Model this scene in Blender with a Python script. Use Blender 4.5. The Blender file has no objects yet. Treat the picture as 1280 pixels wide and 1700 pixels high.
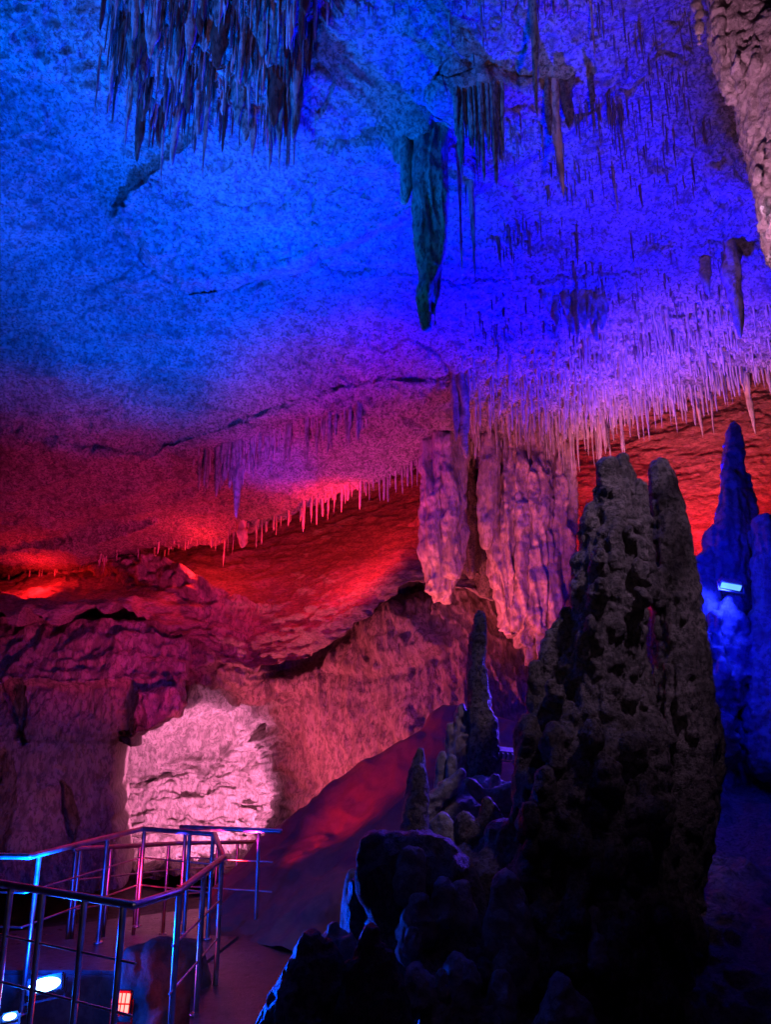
import bpy, bmesh, math, random
import numpy as np
from mathutils import Vector, Matrix

random.seed(7); RNG = np.random.default_rng(7)
S = bpy.context.scene
C = S.collection
R = math.radians

# ------------------------------------------------------------------ camera
F, CX, CY, PITCH = 1260.0, 640.0, 850.0, R(15.3)
CAM = np.array([0.0, 0.0, 2.2])
cd = bpy.data.cameras.new('camera'); cam = bpy.data.objects.new('camera', cd); C.objects.link(cam)
cam.location = CAM; cam.rotation_euler = (R(90) + PITCH, 0, 0)
cd.sensor_fit = 'VERTICAL'; cd.sensor_height = 24.0; cd.lens = 24.0 * F / 1700.0
cd.clip_start = 0.05; cd.clip_end = 300
S.camera = cam
FW = np.array([0, math.cos(PITCH), math.sin(PITCH)]); UP = np.array([0, -math.sin(PITCH), math.cos(PITCH)]); RT = np.array([1.0, 0, 0])

def dirs(px, py):
    x = (np.asarray(px, float) - CX) / F; y = (CY - np.asarray(py, float)) / F
    x, y = np.broadcast_arrays(x, y)
    return FW + x[..., None] * RT + y[..., None] * UP

def at(px, py, Y):
    "world point seen at a pixel of the photo, Y metres in front of the camera (horizontal distance)"
    d = dirs(px, py)
    return CAM + d * (np.asarray(Y, float) / d[..., 1])[..., None]

def onz(px, py, z):
    d = dirs(px, py); return CAM + d * ((z - CAM[2]) / d[..., 2])[..., None]

# ------------------------------------------------------------------ noise
def _h(ix, iy, iz, seed):
    n = (ix.astype(np.int64) * 374761393 + iy.astype(np.int64) * 668265263 + iz.astype(np.int64) * 2147483647 + seed * 974711) & 0xFFFFFFFF
    n = ((n ^ (n >> 13)) * 1274126177) & 0xFFFFFFFF
    n = ((n ^ (n >> 16)) * 2246822519) & 0xFFFFFFFF
    return ((n ^ (n >> 15)) & 0xFFFFFF) / float(0xFFFFFF)

def vn(P, seed=0):
    i = np.floor(P).astype(np.int64); f = P - i; u = f * f * f * (f * (f * 6 - 15) + 10)
    ix, iy, iz = i[..., 0], i[..., 1], i[..., 2]
    r = 0
    for dx in (0, 1):
        wx = u[..., 0] if dx else 1 - u[..., 0]
        for dy in (0, 1):
            wy = u[..., 1] if dy else 1 - u[..., 1]
            for dz in (0, 1):
                wz = u[..., 2] if dz else 1 - u[..., 2]
                r = r + wx * wy * wz * _h(ix + dx, iy + dy, iz + dz, seed)
    return r * 2 - 1

ROT = np.array([[0.8, 0.6, 0.0], [-0.48, 0.64, 0.6], [0.36, -0.48, 0.8]])
def fbm(P, o=4, seed=0, g=0.5):
    r = 0; a = 1.0
    for k in range(o):
        r = r + a * vn(P, seed + k * 17); P = P @ ROT.T * 2.03 + 3.1; a *= g
    return r
def ridge(P, o=3, seed=0):
    r = 0; a = 1.0
    for k in range(o):
        r = r + a * (1 - np.abs(vn(P, seed + k * 17)) * 2); P = P @ ROT.T * 2.03 + 1.7; a *= 0.5
    return r
def sm(x, a, b):
    t = np.clip((x - a) / (b - a), 0, 1); return t * t * (3 - 2 * t)

# ------------------------------------------------------------------ helpers
def poly1(pts):
    xs = np.array([p[0] for p in pts], float); ys = np.array([p[1] for p in pts], float)
    return lambda x: np.interp(x, xs, ys)

def sdf(px, py, poly):
    "signed distance in pixels to a polygon, positive inside"
    px, py = np.broadcast_arrays(np.asarray(px, float), np.asarray(py, float))
    d = np.full(px.shape, 1e9); ins = np.zeros(px.shape, bool)
    n = len(poly)
    for k in range(n):
        x0, y0 = poly[k]; x1, y1 = poly[(k + 1) % n]
        ex, ey = x1 - x0, y1 - y0
        t = np.clip(((px - x0) * ex + (py - y0) * ey) / (ex * ex + ey * ey), 0, 1)
        d = np.minimum(d, np.hypot(px - x0 - t * ex, py - y0 - t * ey))
        c = (y0 > py) != (y1 > py)
        with np.errstate(divide='ignore', invalid='ignore'):
            c &= px < (x1 - x0) * (py - y0) / (y1 - y0 if y1 != y0 else 1e-9) + x0
        ins ^= c
    return np.where(ins, d, -d)

class TPS:
    def __init__(s, pts):
        a = np.array(pts, float); s.X = a[:, :2] / 1000; v = a[:, 2]
        n = len(a); K = s._k(s.X, s.X) + np.eye(n) * 1e-4
        Pm = np.c_[np.ones(n), s.X]
        A = np.zeros((n + 3, n + 3)); A[:n, :n] = K; A[:n, n:] = Pm; A[n:, :n] = Pm.T
        s.w = np.linalg.solve(A, np.r_[v, 0, 0, 0])
    def _k(s, a, b):
        d = np.hypot(a[:, None, 0] - b[None, :, 0], a[:, None, 1] - b[None, :, 1])
        return np.where(d > 0, d * d * np.log(d + 1e-12), 0)
    def __call__(s, px, py):
        px, py = np.broadcast_arrays(np.asarray(px, float), np.asarray(py, float))
        q = np.c_[px.ravel(), py.ravel()] / 1000
        r = np.zeros(len(q)) + s.w[-3] + q @ s.w[-2:]
        for i in range(len(s.X)):
            d2 = (q[:, 0] - s.X[i, 0]) ** 2 + (q[:, 1] - s.X[i, 1]) ** 2
            r += s.w[i] * 0.5 * d2 * np.log(d2 + 1e-18)
        return r.reshape(px.shape)

def link(name, me, mat=None, parent=None):
    o = bpy.data.objects.new(name, me); C.objects.link(o)
    if mat is not None:
        me.materials.clear(); me.materials.append(mat)
    if parent is not None: o.parent = parent
    return o

def tag(o, label=None, cat=None, group=None, kind=None):
    if label: o['label'] = label
    if cat: o['category'] = cat
    if group: o['group'] = group
    if kind: o['kind'] = kind
    return o

def empty(name, loc=(0, 0, 0)):
    o = bpy.data.objects.new(name, None); C.objects.link(o); o.location = loc
    o.empty_display_size = 0.1
    return o

def npmesh(name, V, Fc, smooth=True):
    me = bpy.data.meshes.new(name)
    V = np.asarray(V, np.float32).reshape(-1, 3); Fc = np.asarray(Fc, np.int32); k = Fc.shape[1]
    me.vertices.add(len(V)); me.vertices.foreach_set('co', V.ravel())
    me.loops.add(Fc.size); me.loops.foreach_set('vertex_index', Fc.ravel())
    me.polygons.add(len(Fc)); me.polygons.foreach_set('loop_start', np.arange(0, Fc.size, k, dtype=np.int32))
    me.update(calc_edges=True); me.validate()
    me.polygons.foreach_set('use_smooth', np.full(len(Fc), smooth)); me.update()
    return me

def gridfaces(nr, nc, wrap=False):
    i = np.arange(nr * nc).reshape(nr, nc)
    if wrap: i = np.c_[i, i[:, :1]]
    return np.stack([i[:-1, :-1], i[1:, :-1], i[1:, 1:], i[:-1, 1:]], -1).reshape(-1, 4)

def gnormals(P, inward=None):
    du = np.gradient(P, axis=1); dv = np.gradient(P, axis=0)
    n = np.cross(du, dv); n /= np.linalg.norm(n, axis=-1, keepdims=True) + 1e-12
    return n

def sheet(name, top, bot, x0, x1, step, depth, disp, mat, curl_bot=None, curl_top=None, curl_left=None, curl_right=None):
    "a rock surface as a grid of real points; curls carry its free edges back into the rock"
    xs = np.arange(x0, x1 + step, step, dtype=float)
    tp, bt = top(xs), bot(xs)
    nv = int(max((bt - tp).max() / step, 4))
    v = np.linspace(0, 1, nv)[:, None]
    PY = tp + (bt - tp) * v; PX = np.broadcast_to(xs, PY.shape)
    Y = depth(PX, PY)
    P = at(PX, PY, Y)
    n = gnormals(P)
    s = np.sign(((CAM - P) * n).sum(-1, keepdims=True)); s[s == 0] = 1
    n = n * s
    P = P + n * disp(P, PX, PY)[..., None]
    def ext(edge, curl):
        return np.stack([edge + np.array(c) for c in curl], 0)
    if curl_bot: P = np.concatenate([P, ext(P[-1], curl_bot)], 0)
    if curl_top: P = np.concatenate([ext(P[0], curl_top)[::-1], P], 0)
    if curl_right: P = np.concatenate([P, np.swapaxes(ext(P[:, -1], curl_right), 0, 1)], 1)
    if curl_left: P = np.concatenate([np.swapaxes(ext(P[:, 0], curl_left), 0, 1)[:, ::-1], P], 1)
    return link(name, npmesh(name, P, gridfaces(*P.shape[:2])), mat)

def tube_np(pts, rad, seg=14, sub=3, caps=True):
    "closed swept tube with rounded ends; returns verts, quad faces"
    pts = np.array(pts, float); rad = np.array(rad, float)
    t = np.linspace(0, len(pts) - 1, (len(pts) - 1) * sub + 1)
    i = np.clip(np.floor(t).astype(int), 0, len(pts) - 2); f = (t - i)[:, None]
    p0 = pts[np.clip(i - 1, 0, None)]; p1 = pts[i]; p2 = pts[i + 1]; p3 = pts[np.clip(i + 2, None, len(pts) - 1)]
    Q = 0.5 * ((2 * p1) + (-p0 + p2) * f + (2 * p0 - 5 * p1 + 4 * p2 - p3) * f ** 2 + (-p0 + 3 * p1 - 3 * p2 + p3) * f ** 3)
    rr = np.interp(t, np.arange(len(rad)), rad)
    T = np.gradient(Q, axis=0); T /= np.linalg.norm(T, axis=1, keepdims=True) + 1e-9
    rings, rs = [], []
    if caps:
        for a in (0.05, 0.45, 0.75, 0.93):
            rings.append(Q[0] - T[0] * rr[0] * math.sqrt(1 - a * a) * 0.8); rs.append(rr[0] * a)
    for q, r_ in zip(Q, rr): rings.append(q); rs.append(r_)
    if caps:
        for a in (0.93, 0.75, 0.45, 0.05):
            rings.append(Q[-1] + T[-1] * rr[-1] * math.sqrt(1 - a * a) * 0.8); rs.append(rr[-1] * a)
    TT = np.concatenate([np.repeat(T[:1], 4, 0), T, np.repeat(T[-1:], 4, 0)]) if caps else T
    ref = np.array([0.0, 1.0, 0.0])
    V = []
    ang = np.linspace(0, 2 * math.pi, seg, endpoint=False)
    for q, r_, tt in zip(rings, rs, TT):
        rf = ref if abs(tt @ ref) < 0.9 else np.array([1.0, 0, 0])
        a = np.cross(tt, rf); a /= np.linalg.norm(a); b = np.cross(tt, a)
        V.append(q + r_ * (np.cos(ang)[:, None] * a + np.sin(ang)[:, None] * b))
    V = np.array(V); n = len(V)
    return V.reshape(-1, 3), gridfaces(n, seg, True)[:, ::-1]

def join_np(parts):
    V, Fc, k = [], [], 0
    for v, f in parts:
        V.append(v); Fc.append(f + k); k += len(v)
    return np.concatenate(V), np.concatenate(Fc)

def fused(name, tubes, voxel, disp, mat, parent=None, smooth_it=2):
    "fuse tubes into one rock body, then roughen it along its normals"
    V, Fc = join_np([tube_np(*t) for t in tubes])
    me = npmesh(name + '_raw', V, Fc)
    bm = bmesh.new(); bm.from_mesh(me)
    # close the tube ends
    bmesh.ops.holes_fill(bm, edges=[e for e in bm.edges if e.is_boundary], sides=0)
    bmesh.ops.recalc_face_normals(bm, faces=bm.faces)
    bm.to_mesh(me); bm.free()
    o = bpy.data.objects.new(name + '_raw', me); C.objects.link(o)
    m = o.modifiers.new('r', 'REMESH'); m.mode = 'VOXEL'; m.voxel_size = voxel; m.use_smooth_shade = True
    if smooth_it:
        m2 = o.modifiers.new('s', 'SMOOTH'); m2.iterations = smooth_it; m2.factor = 0.5
    dg = bpy.context.evaluated_depsgraph_get()
    out = bpy.data.meshes.new_from_object(o.evaluated_get(dg))
    bpy.data.objects.remove(o); bpy.data.meshes.remove(me)
    out.name = name
    n = len(out.vertices)
    co = np.empty(n * 3, np.float32); out.vertices.foreach_get('co', co); co = co.reshape(-1, 3).astype(float)
    no = np.empty(n * 3, np.float32); out.vertex_normals.foreach_get('vector', no); no = no.reshape(-1, 3)
    co = co + no * disp(co, no)[:, None]
    out.vertices.foreach_set('co', co.astype(np.float32).ravel()); out.update()
    out.polygons.foreach_set('use_smooth', np.full(len(out.polygons), True))
    return link(name, out, mat, parent)

def T(Y, *pts):
    "tube from pixel points (px, py, radius px[, depth offset])"
    P, r_ = [], []
    for p in pts:
        y = Y + (p[3] if len(p) > 3 else 0)
        P.append(at(p[0], p[1], y)); r_.append(p[2] * y / F)
    return (P, r_)

# ------------------------------------------------------------------ materials
def rock(name, c1, c2, dark, scale=3.0, speck=14.0, bump=0.35, rough=0.6, spec=0.4, zsq=1.0, bumpd=0.03, vein=0.0, speck_w=0.5):
    m = bpy.data.materials.new(name); m.use_nodes = True
    nt = m.node_tree; N = nt.nodes; L = nt.links
    b = N['Principled BSDF']
    geo = N.new('ShaderNodeNewGeometry')
    mp = N.new('ShaderNodeMapping'); mp.inputs['Scale'].default_value = (1, 1, zsq)
    L.new(geo.outputs['Position'], mp.inputs['Vector'])
    def noise(sc, det, rg=0.6, dist=0.0):
        n = N.new('ShaderNodeTexNoise'); n.inputs['Scale'].default_value = sc; n.inputs['Detail'].default_value = det
        n.inputs['Roughness'].default_value = rg; n.inputs['Distortion'].default_value = dist
        L.new(mp.outputs['Vector'], n.inputs['Vector']); return n
    def ramp(src, p0, p1, a=(0, 0, 0, 1), bb=(1, 1, 1, 1)):
        r_ = N.new('ShaderNodeValToRGB'); r_.color_ramp.elements[0].position = p0; r_.color_ramp.elements[1].position = p1
        r_.color_ramp.elements[0].color = a; r_.color_ramp.elements[1].color = bb
        L.new(src, r_.inputs['Fac']); return r_
    n1 = noise(scale * 0.4, 6, 0.62, 0.3)
    r1 = ramp(n1.outputs['Fac'], 0.32, 0.68, (*c1, 1), (*c2, 1))
    n2 = noise(speck, 5, 0.7)
    r2 = ramp(n2.outputs['Fac'], 0.42, 0.53)
    n3 = noise(speck * 0.28, 4, 0.65)
    r3 = ramp(n3.outputs['Fac'], 0.30, 0.52)
    mul = N.new('ShaderNodeMath'); mul.operation = 'MULTIPLY'
    L.new(r2.outputs['Color'], mul.inputs[0]); L.new(r3.outputs['Color'], mul.inputs[1])
    inv = N.new('ShaderNodeMapRange'); inv.inputs['From Min'].default_value = 0; inv.inputs['From Max'].default_value = 1
    inv.inputs['To Min'].default_value = speck_w; inv.inputs['To Max'].default_value = 0
    L.new(mul.outputs[0], inv.inputs['Value'])
    mx = N.new('ShaderNodeMixRGB'); mx.inputs['Color2'].default_value = (*dark, 1)
    L.new(inv.outputs['Result'], mx.inputs['Fac']); L.new(r1.outputs['Color'], mx.inputs['Color1'])
    L.new(mx.outputs['Color'], b.inputs['Base Color'])
    nb = noise(speck * 0.7, 9, 0.72)
    bp = N.new('ShaderNodeBump'); bp.inputs['Strength'].default_value = bump; bp.inputs['Distance'].default_value = bumpd
    L.new(nb.outputs['Fac'], bp.inputs['Height'])
    nb2 = noise(speck * 2.5, 4, 0.6)
    bp2 = N.new('ShaderNodeBump'); bp2.inputs['Strength'].default_value = bump * 0.7; bp2.inputs['Distance'].default_value = bumpd * 0.4
    L.new(nb2.outputs['Fac'], bp2.inputs['Height']); L.new(bp.outputs['Normal'], bp2.inputs['Normal'])
    L.new(bp2.outputs['Normal'], b.inputs['Normal'])
    rr = N.new('ShaderNodeMapRange'); rr.inputs['To Min'].default_value = max(rough - 0.2, 0.08); rr.inputs['To Max'].default_value = min(rough + 0.2, 1)
    L.new(n3.outputs['Fac'], rr.inputs['Value']); L.new(rr.outputs['Result'], b.inputs['Roughness'])
    b.inputs['Specular IOR Level'].default_value = spec
    return m

def plain(name, col, rough=0.5, metal=0.0, spec=0.5, scale=20.0):
    m = bpy.data.materials.new(name); m.use_nodes = True
    nt = m.node_tree; b = nt.nodes['Principled BSDF']
    n = nt.nodes.new('ShaderNodeTexNoise'); n.inputs['Scale'].default_value = scale; n.inputs['Detail'].default_value = 5
    tc = nt.nodes.new('ShaderNodeNewGeometry'); nt.links.new(tc.outputs['Position'], n.inputs['Vector'])
    r_ = nt.nodes.new('ShaderNodeValToRGB')
    r_.color_ramp.elements[0].color = (*[c * 0.82 for c in col], 1); r_.color_ramp.elements[1].color = (*[min(c * 1.25, 1) for c in col], 1)
    r_.color_ramp.elements[0].position = 0.35; r_.color_ramp.elements[1].position = 0.65
    nt.links.new(n.outputs['Fac'], r_.inputs['Fac']); nt.links.new(r_.outputs['Color'], b.inputs['Base Color'])
    mr = nt.nodes.new('ShaderNodeMapRange'); mr.inputs['To Min'].default_value = max(rough - 0.12, 0.03); mr.inputs['To Max'].default_value = min(rough + 0.15, 1)
    nt.links.new(n.outputs['Fac'], mr.inputs['Value']); nt.links.new(mr.outputs['Result'], b.inputs['Roughness'])
    b.inputs['Metallic'].default_value = metal; b.inputs['Specular IOR Level'].default_value = spec
    return m

def glow(name, col, s):
    m = bpy.data.materials.new(name); m.use_nodes = True
    b = m.node_tree.nodes['Principled BSDF']
    b.inputs['Base Color'].default_value = (*col, 1)
    b.inputs['Emission Color'].default_value = (*col, 1); b.inputs['Emission Strength'].default_value = s
    return m

M_CEIL = rock('ceiling_limestone', (0.30, 0.27, 0.25), (0.54, 0.50, 0.47), (0.03, 0.025, 0.025), scale=1.2, speck=25, bump=1.0, rough=0.85, spec=0.12, bumpd=0.08, speck_w=0.7)
M_RED = rock('recess_limestone', (0.32, 0.26, 0.23), (0.50, 0.43, 0.39), (0.04, 0.03, 0.03), scale=1.0, speck=13, bump=1.0, rough=0.7, spec=0.25, zsq=2.6, bumpd=0.06, speck_w=0.5)
M_WALL = rock('wall_flowstone', (0.36, 0.30, 0.26), (0.56, 0.50, 0.46), (0.05, 0.035, 0.035), scale=1.2, speck=15, bump=1.0, rough=0.6, spec=0.3, zsq=0.42, bumpd=0.07, speck_w=0.6)
M_STAL = rock('stalactite_stone', (0.36, 0.34, 0.30), (0.52, 0.49, 0.46), (0.05, 0.045, 0.04), scale=4, speck=22, bump=0.6, rough=0.5, spec=0.45, zsq=0.35, bumpd=0.03, speck_w=0.7)
M_STRAW = rock('straw_stone', (0.46, 0.42, 0.40), (0.62, 0.58, 0.55), (0.12, 0.1, 0.09), scale=4, speck=25, bump=0.4, rough=0.5, spec=0.45, zsq=0.4, bumpd=0.02, speck_w=0.5)
M_GREENISH = rock('greenish_stalactite_stone', (0.16, 0.26, 0.20), (0.34, 0.42, 0.36), (0.02, 0.03, 0.03), scale=4, speck=26, bump=0.8, rough=0.45, spec=0.5, zsq=0.45, bumpd=0.04, speck_w=0.8)  # stone with a greenish tint
M_DRAPE = rock('drapery_flowstone', (0.28, 0.21, 0.20), (0.54, 0.45, 0.44), (0.05, 0.03, 0.03), scale=2.5, speck=18, bump=0.55, rough=0.36, spec=0.6, zsq=0.45, bumpd=0.04, speck_w=0.5)
M_SHADED = rock('shaded_stalactite_stone', (0.16, 0.12, 0.11), (0.32, 0.27, 0.25), (0.03, 0.02, 0.02), scale=4, speck=24, bump=0.8, rough=0.5, spec=0.4, zsq=0.35, bumpd=0.04, speck_w=0.7)  # shade of backlit straws put into a darker stone colour
M_BROWN = rock('brown_stalactite_stone', (0.10, 0.05, 0.035), (0.24, 0.13, 0.09), (0.015, 0.01, 0.01), scale=4, speck=24, bump=0.8, rough=0.5, spec=0.4, zsq=0.35, bumpd=0.04, speck_w=0.7)
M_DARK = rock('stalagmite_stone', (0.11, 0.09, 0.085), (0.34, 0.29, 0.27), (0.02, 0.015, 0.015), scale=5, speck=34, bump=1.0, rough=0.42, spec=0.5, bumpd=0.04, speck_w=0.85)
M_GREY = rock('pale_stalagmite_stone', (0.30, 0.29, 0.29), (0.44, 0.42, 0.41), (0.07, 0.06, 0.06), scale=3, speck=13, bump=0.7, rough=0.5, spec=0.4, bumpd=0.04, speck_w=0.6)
M_HANG = rock('hanging_rock_stone', (0.40, 0.35, 0.31), (0.56, 0.50, 0.45), (0.08, 0.06, 0.06), scale=5, speck=26, bump=0.8, rough=0.6, spec=0.3, bumpd=0.03, speck_w=0.6)
M_CLAY = rock('clay_slope', (0.22, 0.12, 0.09), (0.28, 0.17, 0.13), (0.12, 0.07, 0.06), scale=1.5, speck=10, bump=0.2, rough=0.8, spec=0.15, bumpd=0.02, speck_w=0.25)
M_FLOOR = rock('wet_concrete', (0.08, 0.072, 0.07), (0.17, 0.155, 0.15), (0.025, 0.02, 0.02), scale=2.5, speck=12, bump=0.6, rough=0.34, spec=0.5, bumpd=0.015, speck_w=0.5)
M_GROUND = rock('cave_earth', (0.10, 0.085, 0.075), (0.17, 0.145, 0.13), (0.03, 0.025, 0.02), scale=2, speck=9, bump=0.6, rough=0.7, spec=0.25, bumpd=0.04)
M_STEEL = plain('stainless_steel', (0.60, 0.60, 0.62), 0.36, 1.0, 0.5, 9)
M_HOUS = plain('lamp_housing_metal', (0.06, 0.06, 0.065), 0.45, 0.4, 0.5, 40)
M_RHOUS = plain('red_lamp_housing', (0.30, 0.02, 0.02), 0.4, 0.2, 0.5, 40)
M_GHOUS = plain('grey_lamp_housing', (0.35, 0.36, 0.38), 0.4, 0.3, 0.5, 40)

# ------------------------------------------------------------------ cave ceiling
E1 = poly1([(-400, 1010), (-100, 985), (0, 972), (70, 955), (140, 945), (160, 928), (300, 905), (365, 893), (415, 878), (465, 858), (510, 838), (560, 818),
            (625, 796), (690, 775), (760, 768), (800, 782), (860, 765), (940, 732), (990, 715), (1060, 682), (1150, 652), (1200, 630), (1280, 605), (1400, 575), (1700, 520)])
HT = TPS([(-400, -500, 7.4), (0, 0, 7.2), (640, -500, 7.4), (640, 0, 7.0), (1280, 0, 6.7), (1700, -500, 7.0), (1700, 0, 6.6), (0, 300, 6.5), (0, 560, 5.6), (300, 400, 6.3),
          (640, 300, 6.5), (640, 560, 5.7), (1000, 450, 6.1), (1280, 350, 6.1), (300, 650, 5.1), (0, 760, 4.5), (0, 960, 3.35), (300, 900, 3.7), (500, 830, 4.0), (690, 770, 4.45), (940, 735, 4.6),
          (1280, 600, 5.25), (1600, 540, 5.4), (1600, 350, 6.0), (-350, 800, 4.2), (-350, 980, 3.3), (-350, 500, 5.6)])
BUMPS = [  # polygon, drop in metres, softness in pixels
    ([(265, 742), (300, 728), (420, 690), (520, 655), (640, 624), (720, 632), (762, 640), (775, 800), (600, 800), (330, 800)], 0.05, 14),
    ([(182, 362), (210, 318), (300, 240), (420, 120), (600, -300), (1300, -300), (1000, 200), (760, 330), (600, 400), (480, 440), (400, 462), (312, 474), (260, 440)], 0.22, 12),
    ([(-400, 80), (0, 122), (110, 150), (190, 185), (200, -60), (0, -500), (-400, -500)], 0.40, 14),
    ([(190, -200), (190, 150), (250, 205), (330, 195), (420, 225), (500, 215), (505, 60), (520, -60), (500, -200)], 0.5, 70),
    ([(500, 225), (560, 238), (640, 225), (672, 195), (690, 190), (745, 235), (700, 300), (640, 300), (560, 260)], 0.12, 26),
    ([(-50, 905), (60, 900), (140, 890), (260, 870), (150, 940), (0, 985)], 0.18, 40),
    ([(0, 700), (140, 740), (270, 745), (300, 800), (120, 880), (-60, 920), (-300, 900)], 0.10, 30),
    ([(760, 640), (900, 600), (1100, 520), (1300, 440), (1700, 300), (1700, 700), (1200, 700), (780, 800)], 0.10, 120),
    ([(700, 150), (740, 140), (800, 110), (860, 130), (960, 140), (930, 200), (790, 210)], 0.12, 30),
]
def ceil_depth(px, py):
    px, py = np.broadcast_arrays(np.asarray(px, float), np.asarray(py, float))
    h = HT(px, py)
    for poly, dh, soft in BUMPS:
        h = h - dh * sm(sdf(px, py, poly), -soft * 0.35, soft * 0.65)
    d = dirs(px, py)
    return h * d[..., 1] / np.maximum(d[..., 2], 0.05)

ROUGH_UL = [(-400, 80), (0, 122), (110, 150), (190, 185), (230, 210), (520, 60), (500, -500), (-400, -500)]
def ceil_disp(P, px, py):
    d = 0.13 * fbm(P * np.array([.35, .6, .6]), 3, 1) + 0.045 * fbm(P * np.array([2.2, 2.2, 3.0]), 4, 5) + 0.018 * fbm(P * 8, 3, 9)
    # shallow parallel scallops along the bedding
    d = d + 0.045 * ridge(P * np.array([0.5, 1.6, 1.4]) + 0.3 * fbm(P * 0.8, 2, 3)[..., None], 2, 21)
    d = d + 0.022 * fbm(P * 14, 2, 11) - 0.07 * sm(1 - np.abs(vn(P * np.array([.55, .9, .9]) + 0.25 * fbm(P * 2, 3, 14)[..., None], 13)), .955, 1.0)
    d = d * (1 - 0.85 * sm(sdf(px, py, [(175, -60), (185, 130), (250, 190), (340, 180), (430, 205), (495, 190), (505, 70), (560, -20), (520, -80)]), -30, 10))
    ru = sm(sdf(px, py, ROUGH_UL), -20, 30) * (1 - sm(sdf(px, py, [(175, -60), (185, 130), (250, 190), (500, 190), (560, -20), (520, -80)]), -30, 10))
    d = d + ru * (0.10 * np.abs(fbm(P * 5.5, 3, 33)) + 0.05 * ridge(P * 7, 2, 35))
    # knobbly crust where the small stalactites grow
    ri = sm(px, 720, 860) * sm(py, 380, 620)
    d = d + ri * 0.06 * np.abs(fbm(P * 6, 3, 41))
    return d

ceiling = sheet('cave_ceiling', lambda x: np.full_like(x, -480.0), lambda x: E1(x) + 5 * vn(np.c_[x / 28, x * 0, x * 0], 3), -400, 1700, 2.5, ceil_depth, ceil_disp, M_CEIL,
      curl_bot=[(0, .06, .0), (0, .16, .05), (0, .35, .2), (0, .8, .55), (0, 2.2, 1.5), (0, 5, 3.5)])
tag(ceiling, 'pale cave ceiling washed in blue and violet light, sloping down to the far wall', 'cave ceiling', kind='structure')

# ------------------------------------------------------------------ red recess under the ceiling's lip
E2 = poly1([(-400, 1062), (0, 1046), (120, 1038), (235, 1024), (300, 1050), (360, 1092), (425, 1114), (500, 1092), (560, 1060), (640, 1012), (700, 966), (760, 982), (830, 1000), (950, 960), (1300, 905), (1700, 880)])
YB = TPS([(-400, 900, 17), (-400, 1060, 13.8), (0, 850, 21), (0, 960, 17.6), (0, 1045, 14.6), (230, 1022, 14.9), (300, 880, 18), (300, 800, 20), (420, 1112, 14.9), (400, 960, 16.3), (560, 1062, 14.2), (560, 900, 16.0),
          (690, 740, 17), (700, 965, 13.6), (690, 850, 15.2), (1000, 650, 15.5), (1000, 900, 13.8), (1280, 560, 14.5), (1280, 700, 13.8), (1280, 905, 13.0), (1700, 500, 14), (1700, 880, 12.5)])
def b_disp(P, px, py):
    P = P.copy(); P[..., 2] -= 0.10 * P[..., 0]
    Q = P + 0.12 * fbm(P * 0.7, 2, 50)[..., None]
    d = 0.12 * fbm(P * np.array([.5, .5, .9]), 3, 51) + 0.05 * ridge(Q * np.array([0.35, 0.35, 4.5]), 3, 55) * (0.6 + 0.6 * vn(P * np.array([.6, .6, 1.2]), 56)) + 0.04 * fbm(P * np.array([3, 3, 8]), 4, 57) + 0.02 * fbm(P * 11, 2, 58)
    # broken ledges low in the recess
    low = sm(py, 960, 1040)
    d = d + low * (0.05 * ridge(Q * np.array([0.8, 0.8, 7.0]), 2, 61) + 0.05 * fbm(P * np.array([3, 3, 8]), 4, 63))
    s = sm(sdf(px, py, [(-400, 1020), (0, 1010), (110, 1012), (235, 1002), (225, 1030), (0, 1050), (-400, 1066)]), -4, 10)
    d = d + 0.22 * s
    s2 = sm(sdf(px, py, [(350, 1010), (420, 985), (560, 940), (690, 905), (700, 960), (560, 1050), (430, 1105), (380, 1060)]), -15, 25)
    return d + 0.15 * s2
recess = sheet('cave_recess', lambda x: E1(x) - 150, lambda x: E2(x) + 7 * vn(np.c_[x / 22, x * 0, x * 0], 13), -400, 1700, 2.5, YB, b_disp, M_RED,
      curl_bot=[(0, .08, .01), (0, .25, .03), (0, .6, .12), (0, 1.5, .45), (0, 4, 1.4)])
tag(recess, 'layered red lit rock recess beneath the lip of the ceiling', 'rock recess', kind='structure')

# ------------------------------------------------------------------ far wall with the lit niche
YC = TPS([(-400, 1200, 16.5), (0, 1000, 18), (0, 1200, 18), (200, 1150, 16.6), (200, 1400, 17.2), (330, 1100, 15.3), (380, 1140, 15.3), (310, 1140, 15.6), (330, 1240, 18), (330, 1400, 16.8), (430, 1160, 15.7), (450, 1250, 16.6), (470, 1400, 15.6), (560, 1040, 15.6), (600, 1150, 14.9), (600, 1290, 14.6),
          (720, 960, 14.4), (720, 1080, 13.9), (720, 1260, 13.6), (880, 980, 14), (880, 1150, 13.4), (1280, 900, 14), (1280, 1200, 13.5), (1700, 1000, 13), (0, 1500, 16), (600, 1500, 13.5), (1280, 1500, 12.5)])
def c_depth(px, py):
    Y = YC(px, py)
    # niche: rounded right flank stands forward of it
    n = sdf(px, py, [(150, 1440), (150, 1000), (310, 1165), (350, 1158), (400, 1165), (432, 1190), (445, 1240), (462, 1310), (475, 1370), (470, 1440)])
    e = py - E2(px)
    crack = sm(e, -30, 0) * (1 - sm(e, 14, 34)) * sm(px, 410, 470) * (1 - sm(px, 690, 740))
    return Y + 1.9 * sm(n, -18, 34) + 0.9 * crack
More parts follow.
